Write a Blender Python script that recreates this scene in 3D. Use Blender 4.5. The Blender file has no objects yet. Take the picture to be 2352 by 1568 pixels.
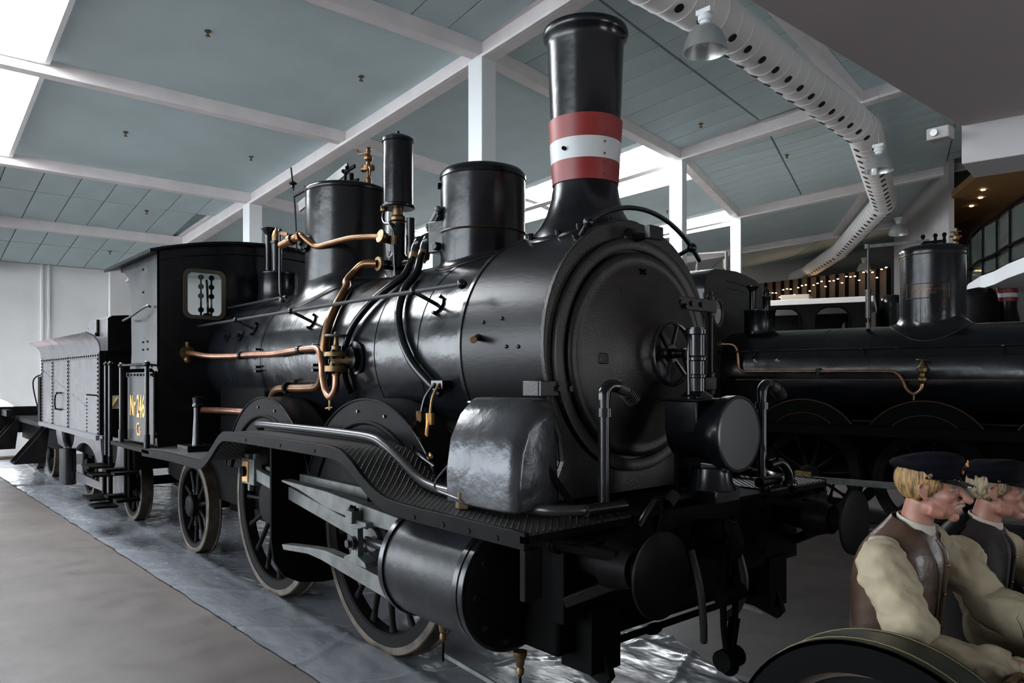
import bpy, bmesh, math, random
from math import sin, cos, pi, radians, sqrt, atan2, hypot
from mathutils import Vector, Matrix, noise
random.seed(7)
S = bpy.context.scene
COL = S.collection
# ---------------------------------------------------------------- camera
cd = bpy.data.cameras.new('camera'); cam = bpy.data.objects.new('camera', cd); COL.objects.link(cam)
cd.sensor_width = 36; cd.lens = 1720/2352*36; cd.shift_y = 86/2352; cd.clip_end = 300
YAW = atan2(1481, 1720)
cam.location = (1.956, -3.37, 1.86)
cam.rotation_euler = (pi/2, 0, atan2(cos(YAW), sin(YAW)))   # looks along (-cos, sin)
cam.rotation_euler[2] = atan2(sin(YAW), -cos(YAW)) - pi/2
S.camera = cam
# ---------------------------------------------------------------- world and exposure
w = bpy.data.worlds.new('world'); S.world = w; w.use_nodes = True
bgn = w.node_tree.nodes['Background']; bgn.inputs[0].default_value = (0.86, 0.93, 1.0, 1); bgn.inputs[1].default_value = 5.5
S.view_settings.view_transform = 'Standard'; S.view_settings.look = 'None'
S.view_settings.gamma = 1; S.view_settings.use_curve_mapping = False
S.view_settings.exposure = 0.88
SKYLIGHT = 14.0

# ---------------------------------------------------------------- materials
def pm(name, col, rough=.5, metal=0., bump=None, var=None, rvar=0, coat=0, alpha=1, emit=0, trans=0, spec=.5, sheen=0, dist=.01, stretch=None, col2=None):
    m = bpy.data.materials.new(name); m.use_nodes = True
    nt = m.node_tree; b = nt.nodes['Principled BSDF']; L = nt.links.new
    b.inputs['Base Color'].default_value = (*col, 1); b.inputs['Roughness'].default_value = rough
    b.inputs['Metallic'].default_value = metal; b.inputs['Coat Weight'].default_value = coat; b.inputs['Coat Roughness'].default_value = .08
    b.inputs['Alpha'].default_value = alpha; b.inputs['Transmission Weight'].default_value = trans
    b.inputs['Specular IOR Level'].default_value = spec
    if sheen: b.inputs['Sheen Weight'].default_value = sheen
    if emit:
        b.inputs['Emission Color'].default_value = (*col, 1); b.inputs['Emission Strength'].default_value = emit
    if bump or var or rvar:
        tc = nt.nodes.new('ShaderNodeTexCoord'); mp = nt.nodes.new('ShaderNodeMapping'); L(tc.outputs['Object'], mp.inputs[0])
        if stretch: mp.inputs['Scale'].default_value = stretch
    if bump:
        n = nt.nodes.new('ShaderNodeTexNoise'); n.inputs['Scale'].default_value = bump[0]; n.inputs['Detail'].default_value = bump[2] if len(bump) > 2 else 3
        L(mp.outputs[0], n.inputs[0]); bp = nt.nodes.new('ShaderNodeBump'); bp.inputs['Strength'].default_value = bump[1]; bp.inputs['Distance'].default_value = dist
        L(n.outputs[0], bp.inputs['Height']); L(bp.outputs[0], b.inputs['Normal'])
    if var:
        n = nt.nodes.new('ShaderNodeTexNoise'); n.inputs['Scale'].default_value = var[0]; n.inputs['Detail'].default_value = 5
        L(mp.outputs[0], n.inputs[0]); r = nt.nodes.new('ShaderNodeValToRGB')
        a = var[1]; c2 = col2 or tuple(c*(1-a) for c in col)
        r.color_ramp.elements[0].position = .35; r.color_ramp.elements[1].position = .65
        r.color_ramp.elements[0].color = (*c2, 1); r.color_ramp.elements[1].color = (*(col if col2 else tuple(min(1, c*(1+a)) for c in col)), 1)
        L(n.outputs[0], r.inputs[0]); L(r.outputs[0], b.inputs['Base Color'])
    if rvar:
        n = nt.nodes.new('ShaderNodeTexNoise'); n.inputs['Scale'].default_value = 3.5; n.inputs['Detail'].default_value = 6
        L(mp.outputs[0], n.inputs[0]); r = nt.nodes.new('ShaderNodeMapRange')
        r.inputs['To Min'].default_value = max(.02, rough-rvar); r.inputs['To Max'].default_value = rough+rvar
        r.inputs['From Min'].default_value = .3; r.inputs['From Max'].default_value = .7
        L(n.outputs[0], r.inputs[0]); L(r.outputs[0], b.inputs['Roughness'])
    return m
black = pm('black_gloss_paint', (.004, .0045, .006), .22, bump=(5, .4, 3), rvar=.06, dist=.010, spec=.42)
blackb = pm('black_boiler_paint', (.005, .006, .008), .22, bump=(3.2, .7, 5), rvar=.07, dist=.013, spec=.42)
fine = pm('black_brushed_paint', (.007, .007, .008), .30, bump=(60, .2, 3), rvar=.06, dist=.003, spec=.2, stretch=(.25, 1, 1))
flat = pm('black_flat_paint', (.0035, .0035, .0035), .6, bump=(40, .3, 4), dist=.003, spec=.03)
brownb = pm('sooty_brown_black', (.012, .009, .008), .42, bump=(90, .6, 4), var=(6, .35), dist=.003, spec=.4)
pewter = pm('grey_sheet_metal', (.011, .012, .014), .34, spec=.3, metal=.05, bump=(14, .45, 5), var=(4, .3), rvar=.08, dist=.006)
steelg = pm('grey_painted_steel', (.09, .095, .09), .45, bump=(30, .2), var=(9, .35), dist=.003)
polish = pm('polished_pipe_steel', (.055, .055, .058), .28, metal=.6, bump=(40, .15), dist=.002)
copper = pm('copper', (.34, .17, .11), .33, metal=.9, bump=(20, .2), var=(7, .25), dist=.003)
brass = pm('brass', (.16, .105, .05), .42, metal=.8, bump=(30, .3), var=(20, .4), dist=.003)
bronze = pm('bronze_pipe', (.17, .085, .04), .32, metal=.85, bump=(20, .2), var=(7, .2), dist=.003)
gold = pm('gold_paint', (.70, .36, .09), .5)
orange = pm('bearing_brass', (.60, .32, .10), .4, metal=.4, var=(12, .3))
red = pm('red_paint', (.21, .015, .014), .42, bump=(25, .2), var=(6, .15), dist=.003)
white = pm('white_paint', (.50, .52, .52), .4, bump=(25, .2), var=(3, .06), dist=.003)
tyre = pm('worn_tyre_steel', (.065, .05, .037), .45, metal=.5, var=(8, .5))
wheelb = pm('wheel_black', (.008, .0075, .0075), .5, bump=(30, .2), dist=.003, spec=.05)
slate = pm('splasher_grey_black', (.0055, .005, .0052), .45, bump=(12, .4, 5), var=(5, .3), dist=.005, spec=.05)
lead = pm('wagon_grey_paint', (.115, .11, .118), .24, bump=(3, .35, 2), rvar=.06, dist=.008)
glass = pm('window_glass', (.8, .85, .85), .03, trans=1)
bulbglass = pm('lamp_lens_glass', (.75, .66, .42), .12, trans=.3, bump=(10, .3), dist=.01)
reflector = pm('lamp_reflector', (.62, .56, .40), .25, metal=.9)
rubber = pm('hose_rubber', (.02, .02, .02), .5)
teal = pm('ceiling_teal', (.58, .70, .715), .75, bump=(80, .3), var=(1.2, .05), dist=.002)
tealseam = pm('ceiling_seam', (.27, .36, .37), .8)
cream = pm('beam_white', (.80, .75, .74), .6, bump=(18, .35), var=(3, .05), dist=.004)
colw = pm('column_white', (.80, .83, .84), .5, bump=(25, .3), dist=.004)
wallw = pm('door_wall_white', (.86, .85, .84), .55, bump=(2, .2), var=(1.0, .05), dist=.01)
wallg = pm('plaster_grey', (.42, .40, .39), .8, bump=(30, .2), var=(1, .06), dist=.004)
soff = pm('soffit_grey', (.40, .35, .345), .85, bump=(120, .25), var=(.8, .03), dist=.002)
ductw = pm('duct_white', (.68, .65, .63), .45)
alu = pm('aluminium', (.62, .64, .62), .3, metal=.8, rvar=.05)
dark = pm('painted_recess_shade', (.006, .006, .006), .8)
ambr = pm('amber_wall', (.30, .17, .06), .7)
brwn = pm('brown_panel', (.07, .045, .03), .6)
spot = pm('halogen_lamp', (1., .66, .34), .4, emit=9)
skyl = pm('skylight_pane', (.93, .97, 1.), .4, emit=SKYLIGHT)
floorm = pm('concrete_floor', (.085, .072, .067), .5, bump=(9, .25, 6), var=(1.1, .14), rvar=.1, dist=.004)
paver = pm('stone_paver', (.16, .14, .12), .6, bump=(30, .4), var=(10, .3), dist=.004)
plastic = pm('plastic_sheet', (.17, .18, .20), .22, bump=(5, .6, 2), rvar=.07, dist=.02, spec=.8, stretch=(1, 1.6, 1))
railm = pm('rail_steel', (.32, .31, .30), .3, metal=.9)
skin = pm('waxwork_skin', (.33, .165, .115), .45, bump=(60, .15), var=(14, .12), dist=.002, col2=(.30, .12, .085))
hair1 = pm('blond_hair', (.24, .14, .05), .6, bump=(110, 1, 2), stretch=(1, 1, .2), dist=.012, var=(70, .6))
hair2 = pm('ash_blond_hair', (.24, .19, .11), .6, bump=(110, 1, 2), stretch=(1, 1, .2), dist=.012, var=(70, .6))
navy = pm('navy_wool', (.0025, .0025, .005), .85, bump=(14, .5), dist=.006, spec=.1)
patent = pm('patent_leather', (.006, .006, .006), .12)
leather = pm('brown_leather', (.055, .032, .021), .32, bump=(18, .7, 5), var=(5, .5), rvar=.08, dist=.006)
dleather = pm('dark_brown_wool', (.010, .006, .005), .8, bump=(30, .4), dist=.004)
linen = pm('cream_linen', (.32, .27, .18), .8, bump=(22, .6, 5), var=(5, .16), dist=.010)
linenw = pm('white_linen', (.40, .37, .31), .8)
green = pm('dark_green_paint', (.014, .022, .012), .38, bump=(30, .3), var=(8, .4), dist=.003)
wood = pm('dark_wood', (.06, .035, .02), .6, bump=(20, .3), stretch=(1, .1, 1), dist=.004)
eyew = pm('eye_white', (.13, .115, .10), .3)
redf = pm('red_fence_paint', (.30, .05, .06), .6)
signy = pm('sign_yellow', (.75, .42, .03), .5)

def checker_mat():
    m = pm('checker_plate', (.016, .015, .014), .4, spec=.3)
    nt = m.node_tree; L = nt.links.new; b = nt.nodes['Principled BSDF']
    tc = nt.nodes.new('ShaderNodeTexCoord')
    hs = []
    for sg in (1, -1):
        mp = nt.nodes.new('ShaderNodeMapping'); mp.inputs['Rotation'].default_value = (0, 0, sg*radians(45)); L(tc.outputs['Object'], mp.inputs[0])
        wv = nt.nodes.new('ShaderNodeTexWave'); wv.inputs['Scale'].default_value = 11; L(mp.outputs[0], wv.inputs[0]); hs.append(wv)
    mx = nt.nodes.new('ShaderNodeMath'); mx.operation = 'MAXIMUM'; L(hs[0].outputs[1], mx.inputs[0]); L(hs[1].outputs[1], mx.inputs[1])
    pw = nt.nodes.new('ShaderNodeMath'); pw.operation = 'POWER'; L(mx.outputs[0], pw.inputs[0]); pw.inputs[1].default_value = 6
    bp = nt.nodes.new('ShaderNodeBump'); bp.inputs['Distance'].default_value = .004; bp.inputs['Strength'].default_value = 1; L(pw.outputs[0], bp.inputs['Height']); L(bp.outputs[0], b.inputs['Normal'])
    return m
checker = checker_mat()

# ---------------------------------------------------------------- mesh helpers
class M:
    def __init__(s): s.v = []; s.f = []
    def add(s, vs, fs):
        o = len(s.v); s.v += [tuple(p) for p in vs]; s.f += [tuple(i+o for i in f) for f in fs]; return s
    def box(s, x0, x1, y0, y1, z0, z1, rz=0, piv=None):
        vs = [(x, y, z) for z in (z0, z1) for y in (y0, y1) for x in (x0, x1)]
        if rz:
            px, py = piv or ((x0+x1)/2, (y0+y1)/2); c, d = cos(rz), sin(rz)
            vs = [(px+(x-px)*c-(y-py)*d, py+(x-px)*d+(y-py)*c, z) for x, y, z in vs]
        return s.add(vs, [(0, 2, 3, 1), (4, 5, 7, 6), (0, 1, 5, 4), (2, 6, 7, 3), (0, 4, 6, 2), (1, 3, 7, 5)])
    def bar(s, p, q, w, h, up=(0, 0, 1)):
        p, q = Vector(p), Vector(q); d = (q-p).normalized(); u = Vector(up)
        a = d.cross(u); a.normalize(); u = a.cross(d); a *= w/2; u *= h/2
        vs = [p-a-u, p+a-u, p+a+u, p-a+u, q-a-u, q+a-u, q+a+u, q-a+u]
        return s.add(vs, [(0, 1, 2, 3), (4, 7, 6, 5), (0, 4, 5, 1), (1, 5, 6, 2), (2, 6, 7, 3), (3, 7, 4, 0)])
    def ring(s, prev, pts, close=False):
        pass
    def cyl(s, p, q, r, r1=None, n=20, cap=True):
        p, q = Vector(p), Vector(q); d = (q-p).normalized(); r1 = r if r1 is None else r1
        a = d.orthogonal().normalized(); b = d.cross(a)
        vs = [p+(a*cos(2*pi*i/n)+b*sin(2*pi*i/n))*r for i in range(n)]+[q+(a*cos(2*pi*i/n)+b*sin(2*pi*i/n))*r1 for i in range(n)]
        fs = [(i, (i+1) % n, n+(i+1) % n, n+i) for i in range(n)]
        if cap: fs += [tuple(range(n-1, -1, -1)), tuple(range(n, 2*n))]
        return s.add(vs, fs)
    def lathe(s, o, axis, prof, n=48, sq=None):
        o = Vector(o); d = Vector(axis).normalized(); a = d.orthogonal().normalized(); b = d.cross(a)
        if abs(d.z) > .9: a = Vector((1, 0, 0)); b = d.cross(a)
        vs = []; m = len(prof)
        for r, h in prof:
            for i in range(n): t = 2*pi*i/n; vs.append(o+d*h+(a*cos(t)+b*sin(t))*r)
        fs = [(j*n+i, j*n+(i+1) % n, (j+1)*n+(i+1) % n, (j+1)*n+i) for j in range(m-1) for i in range(n)]
        cl = abs(prof[0][0]-prof[-1][0]) < 1e-6 and abs(prof[0][1]-prof[-1][1]) < 1e-6
        if prof[0][0] > 1e-4 and not cl: fs.append(tuple(range(n-1, -1, -1)))
        if prof[-1][0] > 1e-4 and not cl: fs.append(tuple(range((m-1)*n, m*n)))
        return s.add(vs, fs)
    def tube(s, pts, r, n=10, sub=6, smooth=True, close=False):
        P = [Vector(p) for p in pts]; R = r if isinstance(r, (list, tuple)) else [r]*len(P)
        if smooth and len(P) > 2:
            Q = []; RR = []
            m = len(P); rng = range(m if close else m-1)
            for i in rng:
                g = (lambda k: P[k % m]) if close else (lambda k: P[max(0, min(m-1, k))])
                p0, p1, p2, p3 = g(i-1), g(i), g(i+1), g(i+2)
                for k in range(sub):
                    t = k/sub; Q.append(.5*((2*p1)+(p2-p0)*t+(2*p0-5*p1+4*p2-p3)*t*t+(3*p1-p0-3*p2+p3)*t**3))
                    RR.append(R[i]*(1-t)+R[(i+1) % m]*t)
            if not close: Q.append(P[-1]); RR.append(R[-1])
            P, R = Q, RR
        m = len(P); vs = []; a = None
        for i in range(m):
            d = (P[(i+1) % m if close else min(i+1, m-1)]-P[(i-1) % m if close else max(i-1, 0)]).normalized()
            if a is None: a = d.orthogonal().normalized()
            else:
                a = a-d*a.dot(d); a.normalize()
            b = d.cross(a)
            for k in range(n): t = 2*pi*k/n; vs.append(P[i]+(a*cos(t)+b*sin(t))*R[i])
        fs = [(i*n+k, i*n+(k+1) % n, (i+1)*n+(k+1) % n, (i+1)*n+k) for i in range(m-1) for k in range(n)]
        if close: fs += [((m-1)*n+k, (m-1)*n+(k+1) % n, (k+1) % n, k) for k in range(n)]
        else: fs += [tuple(range(n-1, -1, -1)), tuple(range((m-1)*n, m*n))]
        return s.add(vs, fs)
    def prism(s, pts, plane, a, b):
        def mk(p, c):
            return (p[0], c, p[1]) if plane == 'xz' else (c, p[0], p[1]) if plane == 'yz' else (p[0], p[1], c)
        n = len(pts); vs = [mk(p, a) for p in pts]+[mk(p, b) for p in pts]
        return s.add(vs, [tuple(range(n)), tuple(range(2*n-1, n-1, -1))]+[(i, n+i, n+(i+1) % n, (i+1) % n) for i in range(n)])
    def ball(s, c, r, n=12, rot=None):
        rx, ry, rz = r if isinstance(r, (list, tuple)) else (r, r, r); vs = []; m = n//2+1
        for j in range(1, m):
            p = pi*j/m
            for i in range(n): t = 2*pi*i/n; vs.append(Vector((rx*sin(p)*cos(t), ry*sin(p)*sin(t), rz*cos(p))))
        vs += [Vector((0, 0, rz)), Vector((0, 0, -rz))]
        if rot: vs = [rot @ v for v in vs]
        vs = [v+Vector(c) for v in vs]; k = len(vs)
        fs = [(j*n+i, (j+1)*n+i, (j+1)*n+(i+1) % n, j*n+(i+1) % n) for j in range(m-2) for i in range(n)]
        fs += [(k-2, i, (i+1) % n) for i in range(n)]+[(k-1, (m-2)*n+(i+1) % n, (m-2)*n+i) for i in range(n)]
        return s.add(vs, fs)
    def loft(s, rings, cap=True):
        n = len(rings[0]); vs = [p for r in rings for p in r]; m = len(rings)
        fs = [(j*n+i, j*n+(i+1) % n, (j+1)*n+(i+1) % n, (j+1)*n+i) for j in range(m-1) for i in range(n)]
        if cap: fs += [tuple(range(n-1, -1, -1)), tuple(range((m-1)*n, m*n))]
        return s.add(vs, fs)
    def plate(s, outer, holes, plane, a, b):
        """flat plate with holes, thickness from a to b along the third axis"""
        cu = bpy.data.curves.new('t', 'CURVE'); cu.dimensions = '2D'; cu.fill_mode = 'BOTH'; cu.extrude = abs(b-a)/2
        for ring in [outer]+list(holes):
            sp = cu.splines.new('POLY'); sp.points.add(len(ring)-1)
            for i, p in enumerate(ring): sp.points[i].co = (p[0], p[1], 0, 1)
            sp.use_cyclic_u = True
        ob = bpy.data.objects.new('t', cu); me = ob.to_mesh(); mid = (a+b)/2
        def mk(x, y, z):
            return (x, mid+z, y) if plane == 'xz' else (mid+z, x, y) if plane == 'yz' else (x, y, mid+z)
        s.add([mk(*v.co) for v in me.vertices], [tuple(p.vertices) for p in me.polygons])
        ob.to_mesh_clear(); bpy.data.objects.remove(ob); bpy.data.curves.remove(cu)
        return s
    def xf(s, mat):
        s.v = [tuple(mat @ Vector(p)) for p in s.v]; return s
    def wob(s, amp, sc, sxyz=(1, 1, 1), axis=None, off=0.):
        out = []
        for p in s.v:
            q = Vector((p[0]*sxyz[0]*sc+off, p[1]*sxyz[1]*sc, p[2]*sxyz[2]*sc)); nv = noise.noise_vector(q)
            out.append(tuple(Vector(p)+nv*amp))
        s.v = out; return s
def circ(cx, cy, r, n=32, ry=None, a0=0, a1=2*pi):
    ry = ry or r; full = abs(a1-a0-2*pi) < 1e-6
    return [(cx+r*cos(a0+(a1-a0)*i/(n if full else n-1)), cy+ry*sin(a0+(a1-a0)*i/(n if full else n-1))) for i in range(n)]
def rrect(x0, x1, y0, y1, r, n=6):
    o = []
    for cx, cy, a in ((x1-r, y1-r, 0), (x0+r, y1-r, pi/2), (x0+r, y0+r, pi), (x1-r, y0+r, 1.5*pi)):
        o += [(cx+r*cos(a+pi/2*i/n), cy+r*sin(a+pi/2*i/n)) for i in range(n+1)]
    return o
OFF = {}
def build(name, m, mat, parent=None, smooth=35, bevel=0, sub=0, **props):
    me = bpy.data.meshes.new(name); vs = m.v
    off = Vector((0, 0, 0))
    if parent is not None: off = OFF.get(parent.name, Vector((0, 0, 0)))
    elif props.get('label'):
        xs = [min(p[i] for p in vs) for i in range(3)]; xe = [max(p[i] for p in vs) for i in range(3)]
        off = Vector(((xs[0]+xe[0])/2, (xs[1]+xe[1])/2, xs[2]))
    vs = [(p[0]-off[0], p[1]-off[1], p[2]-off[2]) for p in vs]
    me.from_pydata(vs, [], m.f)
    bm = bmesh.new(); bm.from_mesh(me); bmesh.ops.remove_doubles(bm, verts=bm.verts, dist=1e-5)
    bmesh.ops.recalc_face_normals(bm, faces=bm.faces); bm.to_mesh(me); bm.free()
    me.materials.append(mat)
    if smooth:
        me.polygons.foreach_set('use_smooth', [True]*len(me.polygons)); me.set_sharp_from_angle(angle=radians(smooth))
    o = bpy.data.objects.new(name, me); COL.objects.link(o)
    if parent is not None: o.parent = parent; OFF[o.name] = off
    else: o.location = off; OFF[o.name] = off
    if bevel:
        b = o.modifiers.new('b', 'BEVEL'); b.width = bevel; b.segments = 2; b.limit_method = 'ANGLE'; b.angle_limit = radians(40)
    for k, v in props.items():
        if v is not None: o[k] = v
    return o
def thing(name, loc=(0, 0, 0), rz=0, label=None, cat=None, group=None, local=False, kind=None):
    o = bpy.data.objects.new(name, None); COL.objects.link(o); o.location = loc; o.rotation_euler = (0, 0, rz); o.empty_display_size = .2
    OFF[o.name] = Vector((0, 0, 0)) if local else Vector(loc)
    if label: o['label'] = label
    if cat: o['category'] = cat
    if group: o['group'] = group
    if kind: o['kind'] = kind
    return o
def linkcopy(src, parent, loc, rot=None):
    c = src.copy(); COL.objects.link(c); c.parent = parent; c.location = loc
    if rot: c.rotation_euler = rot
    return c
def struct(name, m, mat, **k): return build(name, m, mat, None, kind='structure', **k)
def text(name, body, size, parent, mat, mtx, xs=1, ext=.002, align='CENTER', off=0., spacing=1):
    cu = bpy.data.curves.new(name, 'FONT'); cu.body = body; cu.size = size; cu.extrude = ext; cu.align_x = align; cu.offset = off; cu.space_character = spacing; cu.resolution_u = 3
    ob = bpy.data.objects.new('t', cu); me = ob.to_mesh(); m = M()
    m.add([mtx @ Vector((v.co.x*xs, v.co.y, v.co.z)) for v in me.vertices], [tuple(p.vertices) for p in me.polygons])
    ob.to_mesh_clear(); bpy.data.objects.remove(ob); bpy.data.curves.remove(cu)
    return build(name, m, mat, parent, smooth=0)

# ---------------------------------------------------------------- building: bays of the roundhouse fan out from a point behind the doors
RC = 37.5
def pol(th, s, t=0, z=0):
    a = radians(th); return Vector((-RC+s*cos(a)-t*sin(a), s*sin(a)+t*cos(a), z))
def rz_(s): return 6.42+.142*(s-31.6)
fm = M(); fm.box(-26, 12, -32, 46, -.12, -.006)
floor = struct('floor', fm, floorm, smooth=0)
RING = [18.5, 21.7, 24.9, 28.15, 31.4, 34.7, 38.0, 41.3, 44.6]
PIT = -math.atan(.142)
tile_me = None
def slopemat(th): return Matrix.Rotation(radians(th), 4, 'Z') @ Matrix.Rotation(PIT, 4, 'Y')
for bi, th in enumerate((0, 11, 22, 33, 44, -11, -22)):
    m = M(); s0, s1 = 18.3, 45.5
    pts = []
    for s in (s0, s1):
        h = s*math.tan(radians(5.5))+.02
        for t in (-h, h):
            for dz in (.08, .22): pts.append(tuple(pol(th, s, t, rz_(s)+dz)))
    m.add(pts, [(0, 2, 6, 4), (1, 5, 7, 3), (0, 4, 5, 1), (2, 3, 7, 6), (0, 1, 3, 2), (4, 6, 7, 5)])
    ceil = struct('ceiling', m, tealseam, smooth=0)
    # ceiling panels
    if th in (0, 11, 22):
        # small tiles on the inner and outer zones
        rows = [s+d for s in ([18.6, 21.8] if th == 0 else [31.5, 34.8]) for d in (.78, 2.38)]
        if th == 0: rows += [32.25]
        for s in rows:
            h = s*math.tan(radians(5.5))-.12
            k = -6
            while k <= 6:
                t = k*.57+.385
                if abs(t) < h:
                    if tile_me is None:
                        tm = M(); tm.box(-.79, .79, -.2755, .2755, 0, .06); o = build('ceiling_tile', tm, teal, ceil, smooth=0, bevel=.004); tile_me = o
                    else:
                        o = tile_me.copy(); COL.objects.link(o); o.parent = ceil
                    o.matrix_local = Matrix.Translation(pol(th, s, t, rz_(s)+.03)) @ slopemat(th) if False else Matrix.Translation(pol(th, s, t, rz_(s)+.03)-OFF[ceil.name]) @ slopemat(th)
                k += 1
    m = M()
    zones = [(RING[i], RING[i+1]) for i in range(8)]
    for a, b in zones:
        if th == 0 and (a < 24.8 or 31 < a < 34): continue
        if th in (11, 22) and 31 < a < 37: continue
        lo, hi = None, None
        m = M(); pts = []
        for s in (a+.03, b-.03):
            h = s*math.tan(radians(5.5))-.02
            for t in (-h, h):
                for dz in (.02, .07): pts.append(tuple(pol(th, s, t, rz_(s)+dz)))
        m.add(pts, [(0, 2, 6, 4), (1, 5, 7, 3), (0, 4, 5, 1), (2, 3, 7, 6), (0, 1, 3, 2), (4, 6, 7, 5)])
        build('ceiling_panel', m, teal, ceil, smooth=0)
# beams
def ibeam(p, q, w, h, fl, mat_parent=None):
    m = M(); p, q = Vector(p), Vector(q); u = Vector((0, 0, 1))
    m.bar(p+u*(h-.03), q+u*(h-.03), w, .06); m.bar(p+u*(h/2), q+u*(h/2), w*.45, h); m.bar(p+u*.025, q+u*.025, w*.72, .05)
    return m
nt_ = 0
for th in (-16.5, -5.5, 5.5, 16.5, 27.5, 38.5):
    p = pol(th, 18.4, 0, rz_(18.4)-.22); q = pol(th, 45.3, 0, rz_(45.3)-.22); nt_ += 1
    struct('trim_%d' % nt_, ibeam(p, q, .34, .30, .1), cream, smooth=0, bevel=.008)
for th in (0, 11, 22, 33, -11):
    for s in RING[1:]:
        if s == 21.7 and th > 11: pass
        h = s*math.tan(radians(5.5)); m = M(); nt_ += 1
        p, q = pol(th, s, -h, rz_(s)-.05), pol(th, s, h, rz_(s)-.05)
        m.bar(p, q, .19, .20, up=(0, 0, 1)); struct('trim_%d' % nt_, m, cream, smooth=0, bevel=.008)
# columns
for th in (5.5, 16.5, 27.5, 38.5, -16.5):
    for s in (31.4, 24.9) if th != -16.5 else (31.4, 24.9):
        sr = s/cos(radians(5.5)); m = M(); c = pol(th, sr); nt_ += 1
        m.box(c.x-.135, c.x+.135, c.y-.135, c.y+.135, -.01, rz_(sr)-.2, rz=radians(th)); struct('trim_%d' % nt_, m, colw, smooth=0, bevel=.01)
# skylights: panes straddle every second bay boundary
wn = 0
def skylight(th, t0f, t1f, sa, sb):
    global wn; wn += 1
    def q(s, t, dz): return pol(th, s, t, rz_(s)+dz)
    m = M(); T = lambda s, f: f if abs(f) < 2.6 else math.copysign(s*math.tan(radians(5.5))-.08, f)
    a, b = sa+.12, sb-.12
    e = [(q(a, T(a, t0f), .0), q(b, T(b, t0f), .0)), (q(a, T(a, t1f), .0), q(b, T(b, t1f), .0)), (q(a, T(a, t0f), .0), q(a, T(a, t1f), .0)), (q(b, T(b, t0f), .0), q(b, T(b, t1f), .0))]
    for p1, p2 in e: m.bar(p1, p2, .06, .10)
    fr = struct('window_%d' % wn, m, colw, smooth=0)
    m = M(); o = OFF[fr.name]
    vs = [q(a, T(a, t0f), -.01), q(b, T(b, t0f), -.01), q(b, T(b, t1f), -.01), q(a, T(a, t1f), -.01)]
    m.add(vs+[v+Vector((0, 0, .015)) for v in vs], [(0, 1, 2, 3), (7, 6, 5, 4), (0, 4, 5, 1), (1, 5, 6, 2), (2, 6, 7, 3), (3, 7, 4, 0)]); build('pane', m, skyl, fr, smooth=0)
for sa, sb in ((24.9, 28.15), (28.15, 31.4)):
    skylight(0, -3, -1.62, sa, sb); skylight(-11, 1.6, 3, sa, sb)
    skylight(11, 1.9, 3, sa, sb); skylight(22, -3, -1.2, sa, sb)
    skylight(22, 2.3, 3, sa, sb); skylight(33, -3, -1.6, sa, sb)
# sprinkler heads
sm = M(); sm.cyl((0, 0, -.05), (0, 0, .02), .012, n=8); sm.cyl((0, 0, -.055), (0, 0, -.045), .03, n=10); sm.cyl((0, 0, .0), (0, 0, .015), .04, n=12)
spl = None
for n_, (th, s, t) in enumerate([(0, 29.9, -.15), (0, 29.9, 2.0), (0, 26.6, -.3), (0, 26.6, 1.7), (0, 23.2, .9), (0, 20.2, .9), (11, 32.3, 2.1), (11, 29.9, -1.2), (22, 33.2, -.9), (22, 30, 1.2)]):
    if spl is None:
        spl = build('sprinkler_head', sm, brass, None, label='small brass sprinkler head on the teal ceiling', category='sprinkler', group='sprinkler heads on the ceiling'); o = spl
    else: o = spl.copy(); COL.objects.link(o)
    o.location = pol(th, s, t, rz_(s)-.045)
# inner wall with the big riveted white door of bay 0
XW = -19.15
m = M(); dz = 4.86
hole = circ(-1.17, .86, .56, 40)
m.plate([(-7.5, -.0), (7.5, -.0), (7.5, dz), (-7.5, dz)], [hole], 'yz', XW-.10, XW)
door = struct('door_1', m, wallw, smooth=0)
m = M(); m.box(XW, XW+.05, -.20, -.15, 0, dz); m.box(XW, XW+.05, -.06, -.01, 0, dz); build('door_rail', m, wallw, door, smooth=0, bevel=.006)
m = M(); m.box(XW-.02, XW+.03, -7.4, 7.4, dz-.03, dz+.04); build('door_head', m, pm('door_head_brown', (.10, .075, .055), .6), door, smooth=0)
m = M(); m.box(XW, XW+.25, -7.4, -.4, .0, .05); build('door_sill', m, pm('sill_brown', (.12, .09, .07), .7), door, smooth=0)
m = M()
for z in (.9, 1.95, 2.95, 3.85):
    if z > 1.6: m.box(XW, XW+.006, -7, 7, z-.03, z+.03)
build('seam_strip', m, wallw, door, smooth=0)
m = M()
for z in (1.95, 2.95, 3.85):
    for k in range(46): m.ball((XW+.006, -7+k*.3, z+.0), .012, 6)
for k in range(16): m.ball((XW+.05, -.175, .3+k*.3), .012, 6); m.ball((XW+.05, -.035, .3+k*.3), .012, 6)
build('rivet', m, wallw, door, kind='stuff')
m = M(); m.lathe((XW-.12, -1.17, .86), (1, 0, 0), [(.55, 0), (.60, 0), (.60, .14), (.55, .14), (.55, 0)], 40); build('porthole_frame', m, wallw, door)
m = M(); m.box(XW-.25, XW-.1, -7.5, 7.5, 0, dz+.6)
# walls closing the inner ring of the other bays
for i, th in enumerate((11, 22, 33, 44, -22)):
    m = M(); h = 18.4*math.tan(radians(5.5))+.5
    p, q = pol(th, 18.35, -h, 2.35), pol(th, 18.35, h, 2.35); m.bar(p, q, .1, 4.9); struct('wall_inner', m, wallw, smooth=0)
m = M(); m.box(XW-.12, XW, -7.5, 7.5, dz+.01, dz+.35); struct('wall_inner', m, wallw, smooth=0)
# outer wall behind the camera
for i, th in enumerate((0, 11, 22, 33, 44, -11, -22)):
    m = M(); h = 45.5*math.tan(radians(5.5))
    m.bar(pol(th, 45.6, -h, 4.4), pol(th, 45.6, h, 4.4), .2, 8.8); struct('wall_outer', m, wallg, smooth=0)
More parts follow.
